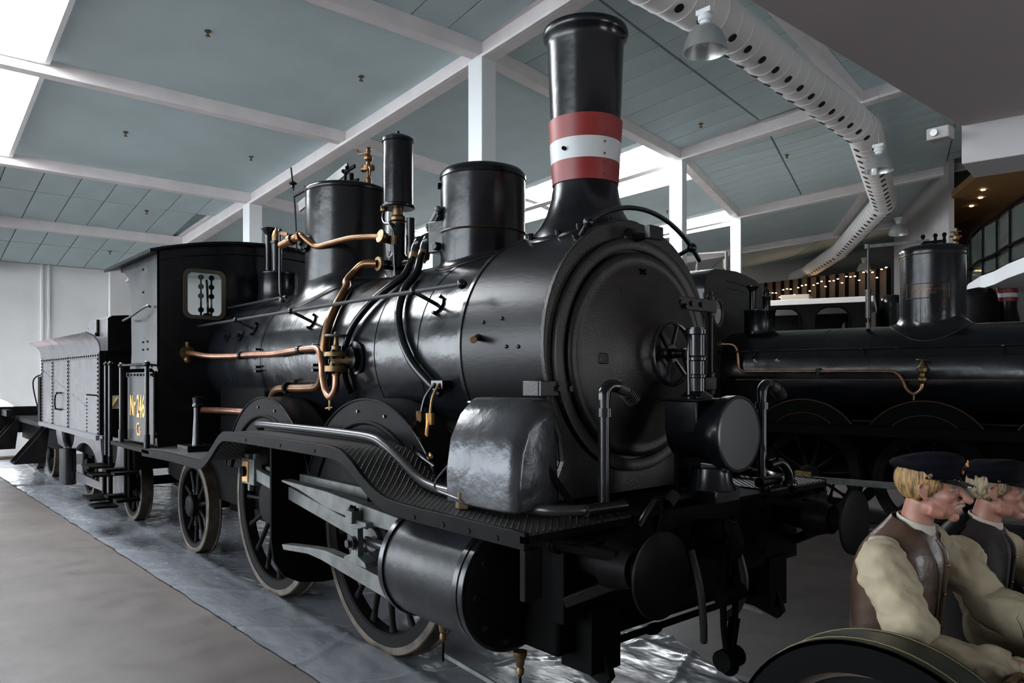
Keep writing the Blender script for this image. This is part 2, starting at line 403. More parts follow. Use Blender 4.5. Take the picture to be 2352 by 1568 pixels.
# glazed doors in the outer wall under the gallery, behind the camera
for th, t in ((0, 1.0), (11, -1.5)):
    wn += 1; m = M(); c = pol(th, 45.42, t, 0)
    for tt in (-1.05, -.35, .35, 1.05): m.bar(pol(th, 45.42, t+tt, .1), pol(th, 45.42, t+tt, 3.1), .07, .10, up=(1, 0, 0))
    for z in (.1, 1.1, 3.1): m.bar(pol(th, 45.42, t-1.08, z), pol(th, 45.42, t+1.08, z), .10, .07)
    fr = struct('window_%d' % wn, m, colw, smooth=0)
    for tt in (-.7, 0, .7):
        m = M(); m.bar(pol(th, 45.44, t+tt-.33, 1.6), pol(th, 45.44, t+tt+.33, 1.6), .02, 2.96); build('pane', m, pm('daylit_pane', (.93, .96, 1.), .3, emit=4.0) if 'daylit_pane' not in bpy.data.materials else bpy.data.materials['daylit_pane'], fr, smooth=0)
# side wall at the far end (north), near end left open to daylight beyond the bays
m = M(); m.bar(pol(49.5, 18, 0, 4.4), pol(49.5, 45.6, 0, 4.4), .2, 8.8); struct('wall_far', m, wallg, smooth=0)
# red picket fence outside the door opening
fe = thing('picket_fence', (XW-3.5, -1.5, 0), label='dark red picket fence outside the round opening in the white door', cat='fence')
for k in range(14):
    m = M(); y = -3.4+k*.30; m.prism([(y, 0), (y+.16, 0), (y+.16, .82), (y+.08, .92), (y, .82)], 'yz', XW-3.52, XW-3.48); build('picket', m, redf, fe, smooth=0)
m = M()
for z in (.25, .62): m.box(XW-3.58, XW-3.52, -3.5, .9, z, z+.08)
build('fence_rail', m, redf, fe, smooth=0)
gm = M(); gm.box(XW-22, XW-.1, -25, 25, -.2, -.1); struct('floor', gm, pm('yard', (.42, .40, .38), .8), smooth=0)

# ---------------------------------------------------------------- mezzanine overhead and gallery beyond
m = M(); m.prism([(-.20, -16), (-.16, 2.99), (9, 4.65), (9, -16)], 'xy', 3.8, 4.15); struct('ceiling_mezzanine', m, soff, smooth=0, bevel=.01)
m = M(); m.prism([(-.15, 3.0), (9, 4.66), (9, 5.2), (-.23, 3.52)], 'xy', 3.51, 4.15); struct('trim_%d' % (nt_+1), m, pm('fascia_white', (.52, .50, .50), .7), smooth=0, bevel=.008)
nt_ += 1
# emergency light at the slab corner
em = thing('emergency_light', (-.25, 2.85, 3.66), label='small white emergency light box at the corner of the grey overhead slab', cat='light')
m = M(); m.box(-.33, -.17, 2.80, 2.92, 3.69, 3.78); build('housing', m, wallg, em, bevel=.01)
m = M(); m.cyl((-.27, 2.795, 3.735), (-.27, 2.78, 3.735), .026, n=16); build('lens', m, alu, em)

# gallery (curved balcony) far right
gal = []
Gp = [(-.4, 9.6), (-2.11, 11.91), (-2.56, 12.60), (-3.02, 13.45), (-3.45, 14.05), (-4.07, 15.27), (-4.9, 17.4), (-5.6, 20.5), (-6.6, 24)]
m = M()
for (x0, y0), (x1, y1) in zip(Gp, Gp[1:]):
    m.prism([(x0, y0), (x1, y1), (x1+9, y1+3), (x0+9, y0+3)], 'xy', 3.72, 3.98)
gs = struct('trim_%d' % (nt_+1), m, colw, smooth=0); nt_ += 1
rl = thing('gallery_railing', (Gp[1][0], Gp[1][1], 3.98), label='dark steel and glass railing along the curved gallery at right', cat='railing')
dense = []
for (x0, y0), (x1, y1) in zip(Gp, Gp[1:]):
    n = max(1, round(hypot(x1-x0, y1-y0)/1.05))
    for k in range(n): dense.append((x0+(x1-x0)*k/n, y0+(y1-y0)*k/n))
dense.append(Gp[-1])
for x, y in dense:
    m = M(); m.box(x+.03, x+.09, y-.03, y+.03, 3.9, 5.05); build('post', m, flat, rl, smooth=0)
m = M(); m.tube([(x+.06, y, 5.07) for x, y in dense], .03, 8, smooth=False); build('handrail', m, flat, rl)
m = M(); m.tube([(x-.02, y, 4.30) for x, y in dense], .03, 8, smooth=False); build('lower_rail', m, flat, rl)
for (x0, y0), (x1, y1) in zip(dense, dense[1:]):
    m = M(); m.bar((x0+.06, y0, 4.5), (x1+.06, y1, 4.5), .012, .95); build('glass_panel', m, pm('rail_glass', (.10, .13, .12), .05, alpha=.4) if 'rail_glass' not in bpy.data.materials else bpy.data.materials['rail_glass'], rl, smooth=0)
# gallery back wall, amber lit room with halogen spots
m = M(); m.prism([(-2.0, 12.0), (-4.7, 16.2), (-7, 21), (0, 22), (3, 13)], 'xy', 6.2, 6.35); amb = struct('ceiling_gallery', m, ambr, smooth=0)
m = M(); m.bar((-7.4, 21.0, 5.1), (-.5, 15.8, 5.1), .1, 2.3); struct('wall_gallery', m, pm('gallery_mural', (.10, .07, .06), .7, var=(.9, .7), col2=(.16, .06, .03)), smooth=0)
lm = M(); lm.cyl((0, 0, 0), (0, 0, -.03), .045, n=10)
hl = None
def halogens(pts, lab, grp, r=1.):
    global hl
    for p in pts:
        if hl is None: o = hl = build('halogen_lamp', lm, spot, None, label=lab, category='lamp', group=grp)
        else: o = hl.copy(); COL.objects.link(o)
        o.location = p; o['label'] = lab; o['group'] = grp; o.scale = (r, r, r)
halogens([(-4.0, 16.0, 6.18), (-4.3, 16.8, 6.18), (-4.75, 17.6, 6.18), (-3.6, 18.2, 6.18), (-4.4, 19.2, 6.18), (-2.6, 15.6, 6.18)], 'small warm halogen spot in the amber gallery ceiling', 'halogen spots over the gallery')
# white wall of the gallery stair
m = M(); m.bar((-4.8, 16.4, 5.9), (-8.6, 22.6, 5.9), .12, 4.0); struct('wall_right', m, wallg, smooth=0)
# far glazed front with lamps (bays 3-4)
A_, B_ = Vector((-15.1, 25.0, 0)), Vector((-9.6, 24.5, 0))
gz = struct('wall_back', M().bar(A_+Vector((0, 0, 2.93)), B_+Vector((0, 0, 2.93)), .15, 5.84), brwn, smooth=0)
nrm = Vector((.09, -.995, 0))
for k in range(15):
    p = A_.lerp(B_, k/14)+nrm*.12; m = M(); m.bar(p+Vector((0, 0, 1)), p+Vector((0, 0, 5.84)), .10, .10, up=(1, 0, 0)); build('mullion', m, flat, gz, smooth=0)
pp = []
for k in range(34):
    f = k/33; p = A_.lerp(B_, f)+nrm*.35; pp.append((p.x, p.y, 5.28+.50*f-(.22 if k % 4 == 3 else 0)+.04*sin(k*5.)))
halogens(pp, 'warm halogen lamp in the row above the far dark glazed front', 'halogen lamps on the far front', .8)
for k in range(3):
    m = M(); x = -9.3+k*.9; m.box(x, x+(.3 if k != 1 else .7), 24.3-k*.7, 24.6-k*.7, 0, 7.4); nt_ += 1; struct('trim_%d' % nt_, m, wallg, smooth=0)

# ---------------------------------------------------------------- ventilation duct
DP = [Vector(p) for p in [(-3.15, -1.5, 6.2), (-3.25, 4.2, 6.2), (-3.95, 9.85, 6.2), (-6.04, 15.6, 6.2), (-9.98, 21.55, 6.2), (-13.53, 25.9, 6.2), (-19.5, 31.6, 6.2)]]
du = thing('ventilation_duct', (-4, 8, 6.2), label='round white ventilation duct with rows of dark air holes bending under the ceiling', cat='duct')
hm = None; DR = .28
ductm = pm('duct_spiral', (.82, .79, .77), .42)
hn = 0
for i in range(len(DP)-1):
    m = M(); p, q = DP[i], DP[i+1]; m.cyl(p, q, DR, n=32, cap=False); m.ball(q, DR*1.0, 24) if i < len(DP)-2 else None
    d = (q-p).normalized(); L_ = (q-p).length; k = .3
    while k < L_ and i < 4:
        m.lathe(p+d*k, d, [(DR, -.006), (DR+.006, 0), (DR, .006)], 32); k += .30
    build('duct_segment', m, ductm, du, smooth=40)
    side = Vector((d.y, -d.x, 0)); 
    if side.x < 0: side = -side
    n = int(L_/.42)
    for a_ in ((-58, -122) if i else (-62,)):
        for j in range(n):
            c = p+d*(.3+j*.42); ang = radians(a_); rad = side*cos(ang)+Vector((0, 0, 1))*sin(ang)
            if hm is None:
                m = M(); m.cyl((0, 0, 0), (0, 0, .012), .055, n=12); m.xf(Matrix.Translation(OFF[du.name])); hm = build('air_hole', m, dark, du); o = hm  # solid dark disc on the duct skin, its colour paints the hole's shade
            else:
                o = hm.copy(); COL.objects.link(o); o.parent = du
            z = rad; x = d; y = z.cross(x); mt = Matrix((x, y, z)).transposed().to_4x4()
            o.matrix_local = Matrix.Translation(c+rad*(DR-.002)-OFF[du.name]) @ mt
# high-bay lamps
def highbay():
    t = thing('high_bay_lamp', (0, 0, 0), label='x', cat='lamp', group='high-bay lamps')
    m = M(); m.lathe((0, 0, 0), (0, 0, 1), [(.25, 0), (.262, 0), (.255, .03), (.235, .12), (.19, .22), (.13, .285), (.08, .31), (.075, .31), (.12, .28), (.18, .215), (.228, .115), (.245, .02), (.25, 0)], 40); build('reflector', m, alu, t, smooth=60)
    m = M(); m.cyl((0, 0, .30), (0, 0, .44), .062, n=20); m.cyl((0, 0, .36), (0, 0, .42), .085, n=20); m.box(-.1, .1, -.05, .05, .44, .50); build('ballast', m, colw, t, bevel=.005)
    m = M(); m.tube([(0, 0, .5), (0, 0, 1.5)], .006, 6); build('suspension_wire', m, alu, t)
    m = M(); m.ball((0, 0, .14), (.045, .045, .08), 12); build('bulb', m, pm('bulb', (.8, .8, .78), .2), t)
    return t
hb = highbay()
for i, (p, lab) in enumerate([((-2.84, 3.53, 5.41), 'large silver bell lamp near the chimney top, nearest of the hanging lamps'), ((-3.54, 9.47, 5.34), 'silver bell lamp hanging at the first bend of the white duct'), ((-6.45, 17.45, 5.70), 'silver bell lamp hanging above the distant lever valve, third from the front'), ((-10.1, 23.6, 5.72), 'silver bell lamp partly behind the rod of the second locomotive dome'), ((-16.4, 29.2, 5.5), 'small distant silver bell lamp above the pale cab roof')]):
    if i == 0: t = hb
    else:
        t = hb.copy(); COL.objects.link(t)
        for c in list(hb.children): k = c.copy(); COL.objects.link(k); k.parent = t
    t.location = p; t['label'] = lab
    if i < 2: t.scale = (.93, .93, .93) if i == 0 else (.9, .9, .9)

# ================================================================ LOCOMOTIVE 1 (axis on y=0, front buffer faces at x=0)
loco = thing('steam_locomotive', (-4, 0, 0), label='large black steam locomotive in front with red and white banded chimney, lettered Nr 246', cat='locomotive')
P = loco
BZ = 2.05                                   # boiler axis height
def part(name, m, mat, **k): return build(name, m, mat, k.pop('parent', P), **k)
# boiler
m = M(); m.cyl((-6.1, 0, BZ), (-1.6, 0, BZ), .66, n=96); boiler = part('boiler', m, blackb, smooth=30)
for x in (-4.72, -3.57, -2.7, -2.15, -5.35):
    m = M(); m.lathe((x, 0, BZ), (1, 0, 0), [(.66, -.022), (.664, -.02), (.664, .02), (.66, .022)], 80); part('boiler_band', m, black, parent=boiler)
m = M()
for x in (-4.72, -3.57): 
    for z in (2.13, 2.09, 1.97, 1.93): m.cyl((x, -.64, z), (x, -.70, z), .012, n=6)
part('band_bolt', m, black, parent=boiler, kind='stuff')
def radial(x, deg, r): a = radians(deg); return (x, -r*cos(a), BZ+r*sin(a))
for x in (-5.62, -5.27):
    m = M(); m.cyl(radial(x, 20, .64), radial(x, 20, .675), .055, n=24); m.cyl(radial(x, 20, .67), radial(x, 20, .70), .022, n=6); part('washout_plug', m, black, parent=boiler)
# smokebox
m = M(); m.cyl((-1.62, 0, BZ), (-.90, 0, BZ), .72, n=96); sb = part('smokebox', m, fine, smooth=30)
m = M(); m.lathe((-1.60, 0, BZ), (1, 0, 0), [(.722, -.02), (.728, -.015), (.728, .015), (.722, .02)], 80); part('seam_band', m, black, parent=sb)
m = M()
prof = [(.55, .0)]
fp = [(.72*sin(radians(a)), BZ+.72*cos(radians(a))) for a in range(-108, 109, 6)]
fp = fp[::-1]
left = [(-.66, 1.72), (-.585, 1.55), (-.57, 1.42), (-.62, 1.32), (-.74, 1.24), (-.80, 1.215)]
fpf = [(p[0], p[1]) for p in fp[::-1]]      # from left-bottom over the top to right-bottom
poly = [(-y, z) for y, z in left[::-1]]; poly = [( y, z) for y, z in left[::-1]]+fpf+[(-y, z) for y, z in left]
m.prism(poly, 'yz', -.905, -.87); part('front_plate', m, brownb, parent=sb, smooth=25, bevel=.004)
m = M(); m.prism(poly[:6]+[(-.6, 1.8), (.6, 1.8)]+poly[-6:], 'yz', -1.60, -.91); part('saddle', m, black, parent=sb, smooth=25)
for z0, z1, y0 in ((1.80, 1.87, -.78),):
    for sgn in (1, -1):
        m = M(); m.box(-.99, -.86, sgn*.74-.02, sgn*.74+.02, 1.77, 1.85); m.box(-.875, -.845, min(sgn*.50, sgn*.76), max(sgn*.50, sgn*.76), 1.77, 1.85); part('strap', m, brownb, parent=sb, bevel=.004)
        m = M(); m.cyl((-.85, sgn*.56, 1.81), (-.825, sgn*.56, 1.81), .018, n=6); m.cyl((-.85, sgn*.64, 1.81), (-.825, sgn*.64, 1.81), .018, n=6); part('bolt', m, brownb, parent=sb, kind='stuff')
m = M()
for x, z in ((-1.385, 2.183), (-1.223, 2.195), (-1.167, 2.037), (-1.069, 2.034)): a_ = math.degrees(math.asin((z-BZ)/.72)); m.ball(radial(x, a_, .72), .012, 8)
part('rivet', m, black, parent=sb, kind='stuff')
m = M(); m.cyl(radial(-1.43, 4, .72), radial(-1.36, 2, .80), .02, n=16); part('brass_plug', m, brass, parent=sb)
# smokebox door
m = M(); m.lathe((-.87, 0, 2.0), (1, 0, 0), [(.60, -.0), (.665, 0), (.672, .01), (.668, .035), (.63, .045), (.60, .03), (.60, 0)], 96)
door_ring = part('door_ring', m, brownb, smooth=50)
pr_ = [(.57, -.03), (.585, 0), (.585, .045), (.565, .06), (.54, .062), (.53, .058), (.50, .066), (.42, .085), (.33, .108), (.25, .135), (.19, .17), (.15, .195), (.10, .205), (.0, .207)]
m = M(); m.lathe((-.87, 0, 2.0), (1, 0, 0), pr_, 96); sdoor = part('smokebox_door', m, brownb, smooth=60)
m = M(); m.cyl((-.66, 0, 2.0), (-.56, 0, 2.0), .028, n=16); m.cyl((-.62, 0, 2.0), (-.60, 0, 2.0), .05, n=24)
m.tube([(-.60, .17*cos(t), 2.0+.17*sin(t)) for t in [2*pi*i/32 for i in range(32)]], .0145, 10, close=True, sub=1)
for k in range(6):
    t = radians(60*k+15); m.bar((-.61, .04*cos(t), 2+.04*sin(t)), (-.60, .165*cos(t), 2+.165*sin(t)), .010, .02, up=(1, 0, 0))
part('hand_wheel', m, black, parent=sdoor)
m = M(); m.bar((-.545, .02, 2.01), (-.53, .13, 1.73), .02, .018, up=(1, 0, 0)); m.cyl((-.60, 0, 2.0), (-.52, 0, 2.0), .024, n=12); part('locking_handle', m, black, parent=sdoor)
for z in (2.32, 1.83):
    m = M(); m.box(-.84, -.80, .22, .72, z-.04, z+.04); m.cyl((-.83, .70, z-.07), (-.83, .70, z+.07), .026, n=16); part('hinge', m, brownb, parent=sdoor, bevel=.005)
    m = M()
    for y in (.34, .45, .55): m.cyl((-.80, y, z), (-.785, y, z), .016, n=6)
    part('bolt', m, brownb, parent=sdoor, kind='stuff')
m = M(); m.cyl((-.83, .70, 1.72), (-.83, .70, 2.42), .013, n=10); part('hinge_pin', m, brownb, parent=sdoor)
m = M(); m.box(-.80, -.765, -.40, -.31, 1.94, 2.00); part('small_plate', m, brownb, parent=sdoor, bevel=.006)
for y, z in ((-.02, 2.47), (-.20, 2.34), (.14, 2.31), (0, 2.19), (.36, 2.30)):
    m = M(); m.bar((-.795, y-.022, z-.014), (-.795, y+.022, z+.014), .008, .025, up=(1, 0, 0)); m.bar((-.795, y-.022, z+.014), (-.795, y+.022, z-.014), .008, .025, up=(1, 0, 0)); part('door_stud', m, flat, parent=sdoor, smooth=0)
# hand rail over the smokebox front
m = M(); pts = []
for a in range(-34, 47, 5):
    t = radians(a); pts.append((-.82, .785*sin(t), BZ+.785*cos(t)))
m.tube([(-1.0, -.70, 2.50)] + pts if 0 else pts, .014, 10, sub=2); rail0 = part('front_handrail', m, black)
for a in (-34, 38):
    t = radians(a); m = M(); m.cyl((-.93, .71*sin(t), BZ+.71*cos(t)), (-.82, .785*sin(t), BZ+.785*cos(t)), .013, n=10); m.ball((-.82, .785*sin(t), BZ+.785*cos(t)), .030, 14); m.cyl((-.94, .715*sin(t), BZ+.715*cos(t)), (-.93, .735*sin(t), BZ+.735*cos(t)), .03, n=12); part('rail_socket', m, black, parent=rail0)
m = M(); m.lathe((-.87, -.03, 2.67), (1, 0, 0), [(.0, .0), (.065, 0), (.06, .015), (.03, .03), (.02, .12), (.03, .14), (0, .15)], 20); m.box(-.74, -.70, -.07, .05, 2.645, 2.72); part('lamp_iron', m, black, bevel=.003)
# chimney
m = M(); CXm = -1.262
m.lathe((CXm, 0, 0), (0, 0, 1), [(.34, 2.68), (.325, 2.74), (.285, 2.79), (.245, 2.86), (.215, 2.95), (.198, 3.05), (.198, 3.10), (.222, 3.55), (.236, 3.90), (.243, 3.945), (.258, 3.955), (.265, 3.98), (.258, 4.005), (.24, 4.012), (.215, 4.005), (.21, 3.8), (.19, 3.3)], 72)
chim = part('chimney', m, black, smooth=50)
def cone(r0, r1, z0, z1, mat, nm):
    m = M(); m.lathe((CXm, 0, 0), (0, 0, 1), [(r0-.01, z0), (r0, z0), (r1, z1), (r1-.012, z1)], 72); return part(nm, m, mat, parent=chim, smooth=30)
o = cone(.205, .2125, 3.05, 3.175, red, 'chimney_band'); o['label'] = 'lower red chimney band'
o = cone(.2125, .2205, 3.1755, 3.30, white, 'chimney_band'); o['label'] = 'white chimney band'
o = cone(.2205, .229, 3.3005, 3.435, red, 'chimney_band'); o['label'] = 'upper red chimney band'
m = M(); m.cyl((CXm+.03, -.20, 3.235), (CXm+.04, -.232, 3.235), .012, n=8); part('screw', m, flat, parent=chim)
m = M()
for z in (3.08, 3.15, 3.2, 3.27, 3.33, 3.41): a = -.25; r = .205+(z-3.05)*.062; m.ball((CXm+r*cos(a), r*sin(a), z), .008, 6)
part('rivet', m, red, parent=chim, kind='stuff')
m = M()
for dx, dy in ((-.25, -.25), (-.33, -.15), (-.15, -.32), (.1, -.33), (.22, -.28), (.3, -.1), (.3, .15)):
    x = CXm+dx; z = BZ+sqrt(.72**2-dy*dy); m.cyl((x, dy, z-.01), (x, dy*1.02, z+.035), .016, n=6)
part('flange_bolt', m, black, parent=chim, kind='stuff')
m = M()      # chimney flange saddle on the smokebox
ring = []
for r, dz in ((.37, .012), (.30, .02), (.25, .10)):
    ring.append([(CXm+r*cos(t), r*sin(t), BZ+sqrt(.72**2-(r*sin(t))**2)+dz) for t in [2*pi*i/48 for i in range(48)]])
m.loft(ring, cap=False); ring2 = [[(p[0], p[1], p[2]-.03) for p in ring[0]], ring[0]]; m.loft(ring2, cap=False); part('chimney_flange', m, black, parent=chim, smooth=60)
# sand dome (front) and steam dome
def dome(x, r, z1, flat_top, nm, lab_mat=black, base=.66, R_=.66, flare=.10, zc=BZ, par=P, lip=True):
    m = M(); z0 = zc+R_
    if flat_top: prof = [(r, z0-.25), (r, z1-.055), (r+.006, z1-.05), (r+.008, z1-.02), (r-.005, z1-.004), (r-.03, z1), (0, z1+.003)]
    else: prof = [(r, z0-.25), (r, z1-.09), (r+.007, z1-.085), (r+.005, z1-.055), (r-.02, z1-.025), (r-.075, z1-.006), (r*.5, z1), (0, z1+.002)]
    m.lathe((x, 0, 0), (0, 0, 1), prof, 72); d = build(nm, m, lab_mat, par, smooth=50)
    m = M(); rings = []
    for k in range(7):
        f = k/6; rr = r+flare*(1-sin(f*pi/2)); hh = flare*1.3*(1-cos(f*pi/2))
        rings.append([(x+rr*cos(t), rr*sin(t), zc+sqrt(max(.01, R_**2-(rr*sin(t))**2))+.006+hh) for t in [2*pi*i/60 for i in range(60)]])
    m.loft(rings, cap=False); build('dome_flare', m, lab_mat, d, smooth=60)
    m = M(); rr = r+flare+.004; m.tube([(x+rr*cos(t), rr*sin(t), zc+sqrt(max(.01, R_**2-(rr*sin(t))**2))+.004) for t in [2*pi*i/60 for i in range(60)]], .008, 6, sub=1, close=True); build('base_bead', m, pm('bead_brown', (.035, .022, .012), .35, metal=.5) if 'bead_brown' not in bpy.data.materials else bpy.data.materials['bead_brown'], d)
    return d
d2 = dome(-2.28, .305, 3.375, False, 'sand_dome', flare=.03)
m = M(); m.tube([(-2.28+.31*cos(t), .31*sin(t), 2.90+.0*cos(t)) for t in [2*pi*i/48 for i in range(48)]], .007, 6, sub=1, close=True); part('dome_bead', m, bpy.data.materials['bead_brown'], parent=d2)
for a, z in ((215, 3.235), (222, 3.245)):
    t = radians(a+20); m = M(); m.cyl((-2.28+.30*cos(t), .30*sin(t), z), (-2.28+.325*cos(t), .325*sin(t), z), .013, n=10); part('stud', m, flat, parent=d2)
d1 = dome(-4.30, .375, 3.61, True, 'steam_dome', flare=.11)
# fittings on the steam dome top
m = M(); m.cyl((-4.28, -.02, 3.655), (-4.28, -.02, 3.69), .055, n=24); m.cyl((-4.28, -.02, 3.65), (-4.28, -.02, 3.665), .2, n=32); m.xf(Matrix.Translation((0, 0, -.045))); valve = part('valve_seat', m, brass, parent=d1)
m = M(); m.bar((-5.10, -.10, 3.62), (-4.22, -.03, 3.84), .018, .10); m.xf(Matrix.Translation((0, 0, -.045))); part('safety_lever', m, steelg, parent=d1, bevel=.004)
m = M(); m.cyl((-4.24, -.05, 3.67), (-4.24, -.05, 3.80), .012); m.cyl((-4.18, -.02, 3.66), (-4.18, -.02, 3.78), .02); m.bar((-4.26, -.055, 3.80), (-4.10, -.03, 3.83), .02, .03); m.bar((-4.22, -.06, 3.69), (-4.05, -.02, 3.70), .02, .02); m.ball((-4.2, -.05, 3.83), .022); m.ball((-4.26, -.06, 3.81), .018); m.xf(Matrix.Translation((0, 0, -.045))); part('lever_linkage', m, flat, parent=d1)
m = M(); m.lathe((-4.05, .08, 3.66), (0, 0, 1), [(.028, 0), (.028, .06), (.02, .07), (.018, .13), (.04, .135), (.04, .18), (.02, .19), (.018, .215), (.038, .235), (.04, .255), (.025, .275), (.014, .29), (.022, .31), (.016, .33), (.024, .345), (0, .35)], 20); m.tube([(-4.05, .08, 3.82), (-3.97, .04, 3.81), (-3.93, .03, 3.77), (-3.935, .03, 3.72)], .009, 8); m.cyl((-4.11, .05, 3.815), (-4.0, .1, 3.815), .028); m.tube([(-4.05, .08, 3.965), (-4.13, .03, 3.955), (-4.15, .02, 4.0)], .008, 6); m.xf(Matrix.Translation((0, 0, -.045))); part('whistle_valve', m, bronze, parent=d1)
m = M(); m.tube([(-4.72, -.30, 3.08), (-4.74, -.31, 3.5), (-4.78, -.33, 3.86)], .008, 6); m.lathe((-4.76, -.32, 3.66), (0, 0, 1), [(.0, 0), (.018, .01), (.012, .03), (.035, .04), (.04, .05), (.01, .07), (0, .08)], 14); m.bar((-4.77, -.32, 3.60), (-4.66, -.24, 3.66), .03, .05); part('valve_rod', m, black, parent=d1)
m = M(); m.cyl((-4.36, -.345, 3.075), (-4.36, -.40, 3.075), .075, n=24)
for k in range(6): t = k*pi/3; m.cyl((-4.36+.058*cos(t), -.35, 3.075+.058*sin(t)), (-4.36+.058*cos(t), -.415, 3.075+.058*sin(t)), .011, n=6)
part('pipe_flange', m, black, parent=d1)
# copper pipe dome to pump
m = M(); m.tube([(-4.46, -.43, 3.13), (-4.36, -.43, 3.15), (-4.28, -.40, 3.09), (-4.18, -.36, 3.03), (-4.0, -.32, 3.04), (-3.75, -.26, 3.055), (-3.55, -.2, 3.045), (-3.42, -.17, 3.03)], .026, 14); pu = part('copper_pipe', m, bronze)
m = M(); m.cyl((-4.62, -.50, 3.08), (-4.40, -.44, 3.135), .035, n=14); m.cyl((-4.50, -.47, 3.11), (-4.46, -.46, 3.12), .05, n=14); m.cyl((-4.40, -.44, 3.135), (-4.37, -.43, 3.14), .045, n=6); m.bar((-4.64, -.5, 3.2), (-4.52, -.48, 3.17), .015, .03); part('stop_cock', m, bronze, parent=pu)
m = M(); m.tube([(-4.64, -.50, 3.22), (-4.64, -.50, 2.7), (-4.64, -.48, 2.60)], .012, 8); m.ball((-4.64, -.48, 2.58), .03); m.ball((-4.64, -.5, 3.22), .02); part('regulator_rod', m, polish, parent=pu)
# air pump
m = M(); px, py = -3.39, 0; py = -.02
m.lathe((px, py, 0), (0, 0, 1), [(.13, 3.275), (.138, 3.285), (.138, 3.30), (.124, 3.31), (.124, 3.82), (.133, 3.825), (.133, 3.85), (.115, 3.865), (.06, 3.89), (.015, 3.895), (.015, 3.92), (0, 3.923)], 40); pump = part('air_pump', m, black, smooth=45)
m = M(); m.lathe((px, py, 0), (0, 0, 1), [(.0, 3.12), (.06, 3.12), (.065, 3.2), (.055, 3.215), (.045, 3.22), (.045, 3.28), (.14, 3.28)], 6 if 0 else 24); part('gland', m, brass, parent=pump)
m = M(); m.lathe((px, py, 0), (0, 0, 1), [(.07, 2.84), (.075, 2.86), (.075, 2.88), (.062, 2.9), (.062, 3.16), (.07, 3.17), (.06, 3.18)], 28); m.lathe((px, py, 0), (0, 0, 1), [(.05, 2.66), (.05, 2.76), (.09, 2.78), (.095, 2.86), (.09, 2.87)], 24); m.cyl((px+.10, py+.06, 2.75), (px+.10, py+.06, 3.19), .035, n=16); m.cyl((px, py-.02, 3.0), (px, py-.16, 3.02), .035); m.cyl((px, py, 2.80), (px, py-.17, 2.80), .04); m.cyl((px+.3, py+.0, 2.80), (px, py, 2.82), .035); part('pump_body', m, black, parent=pump)
m = M(); m.cyl((px, py-.15, 3.025), (px, py-.175, 3.03), .055, n=20); m.cyl((px, py-.165, 2.80), (px, py-.195, 2.80), .058, n=20); m.cyl((px, py-.12, 3.02), (px, py-.15, 3.025), .045, n=6); part('union_nut', m, brass, parent=pump)
m = M(); m.tube([(px-.09, py-.08, 3.27), (px-.09, py-.09, 3.20), (px-.04, py-.10, 3.15), (px+.04, py-.10, 3.13), (px+.08, py-.09, 3.06), (px+.08, py-.09, 2.95), (px+.09, py-.08, 2.66)], .013, 10); part('drip_pipe', m, black, parent=pump)
m = M(); m.cyl((px+.08, py-.09, 2.96), (px+.08, py-.09, 3.03), .024, n=6); m.cyl((px-.09, py-.08, 3.26), (px-.09, py-.08, 3.30), .03, n=10); part('brass_union', m, brass, parent=pump)
# thick bronze pipe from pump down the boiler side
def bp(x, deg, r=.70): return radial(x, deg, r)
m = M(); m.tube([(-3.40, -.21, 2.80), (-3.50, -.28, 2.80), (-3.56, -.33, 2.74), (-3.56, -.40, 2.66), bp(-3.50, 52, .705), bp(-3.42, 42, .70), bp(-3.38, 30, .70), bp(-3.37, 15, .70), bp(-3.37, 0, .70), bp(-3.40, -10, .70), bp(-3.52, -20, .71), bp(-3.75, -22, .71), bp(-4.15, -22.5, .71), bp(-4.38, -24, .71), bp(-4.55, -30, .71)], .034, 16); bpp = part('bronze_pipe', m, bronze)
m = M(); m.lathe((-4.10, -.67, 1.79), (1, 0, 0), [(.040, -.02), (.045, -.02), (.045, .02), (.040, .02)], 16); m.box(-4.13, -4.07, -.70, -.62, 1.74, 1.76); part('pipe_clip', m, flat, parent=bpp)
# copper feed pipe with loop
m = M(); m.tube([(-6.1, -.87, 2.125), (-5.95, -.86, 2.12), (-5.6, -.82, 2.085), (-5.1, -.75, 2.075), (-4.8, -.73, 2.08), (-4.3, -.72, 2.075), (-3.9, -.72, 2.09), (-3.6, -.72, 2.10), (-3.42, -.725, 2.09), (-3.33, -.74, 2.0), (-3.29, -.75, 1.88), (-3.22, -.76, 1.77), (-3.13, -.77, 1.725), (-3.05, -.77, 1.78), (-3.035, -.77, 1.87), (-3.035, -.77, 1.90)], .026, 14); cp = part('copper_pipe', m, copper)
m = M(); m.tube([(-6.1, -.74, 1.54), (-5.2, -.74, 1.555), (-4.9, -.72, 1.555), (-4.7, -.72, 1.55)], .03, 14); part('copper_pipe', m, copper)
m = M(); m.cyl((-6.1, -.87, 2.13), (-6.06, -.868, 2.13), .07, n=20); m.cyl((-6.07, -.87, 2.18), (-6.07, -.87, 2.24), .02, n=8); m.ball((-6.07, -.87, 2.06), .04); part('wall_flange', m, brass, parent=cp)
for x in (-4.95, -3.75):
    m = M(); y = -.74 if x < -4.5 else -.72; m.lathe((x, y, 2.078 if x < -4.5 else 2.095), (1, 0, 0), [(.028, -.025), (.036, -.02), (.036, .02), (.028, .025)], 16); part('pipe_clip', m, black, parent=cp)
m = M(); vx, vy = -3.035, -.77
m.lathe((vx, vy, 0), (0, 0, 1), [(.03, 1.88), (.03, 1.91), (.085, 1.915), (.085, 1.955), (.05, 1.96), (.04, 1.99), (.05, 2.02), (.09, 2.025), (.09, 2.055), (.05, 2.06), (.035, 2.07), (.035, 2.10), (.02, 2.11), (.012, 2.18), (0, 2.19)], 28)
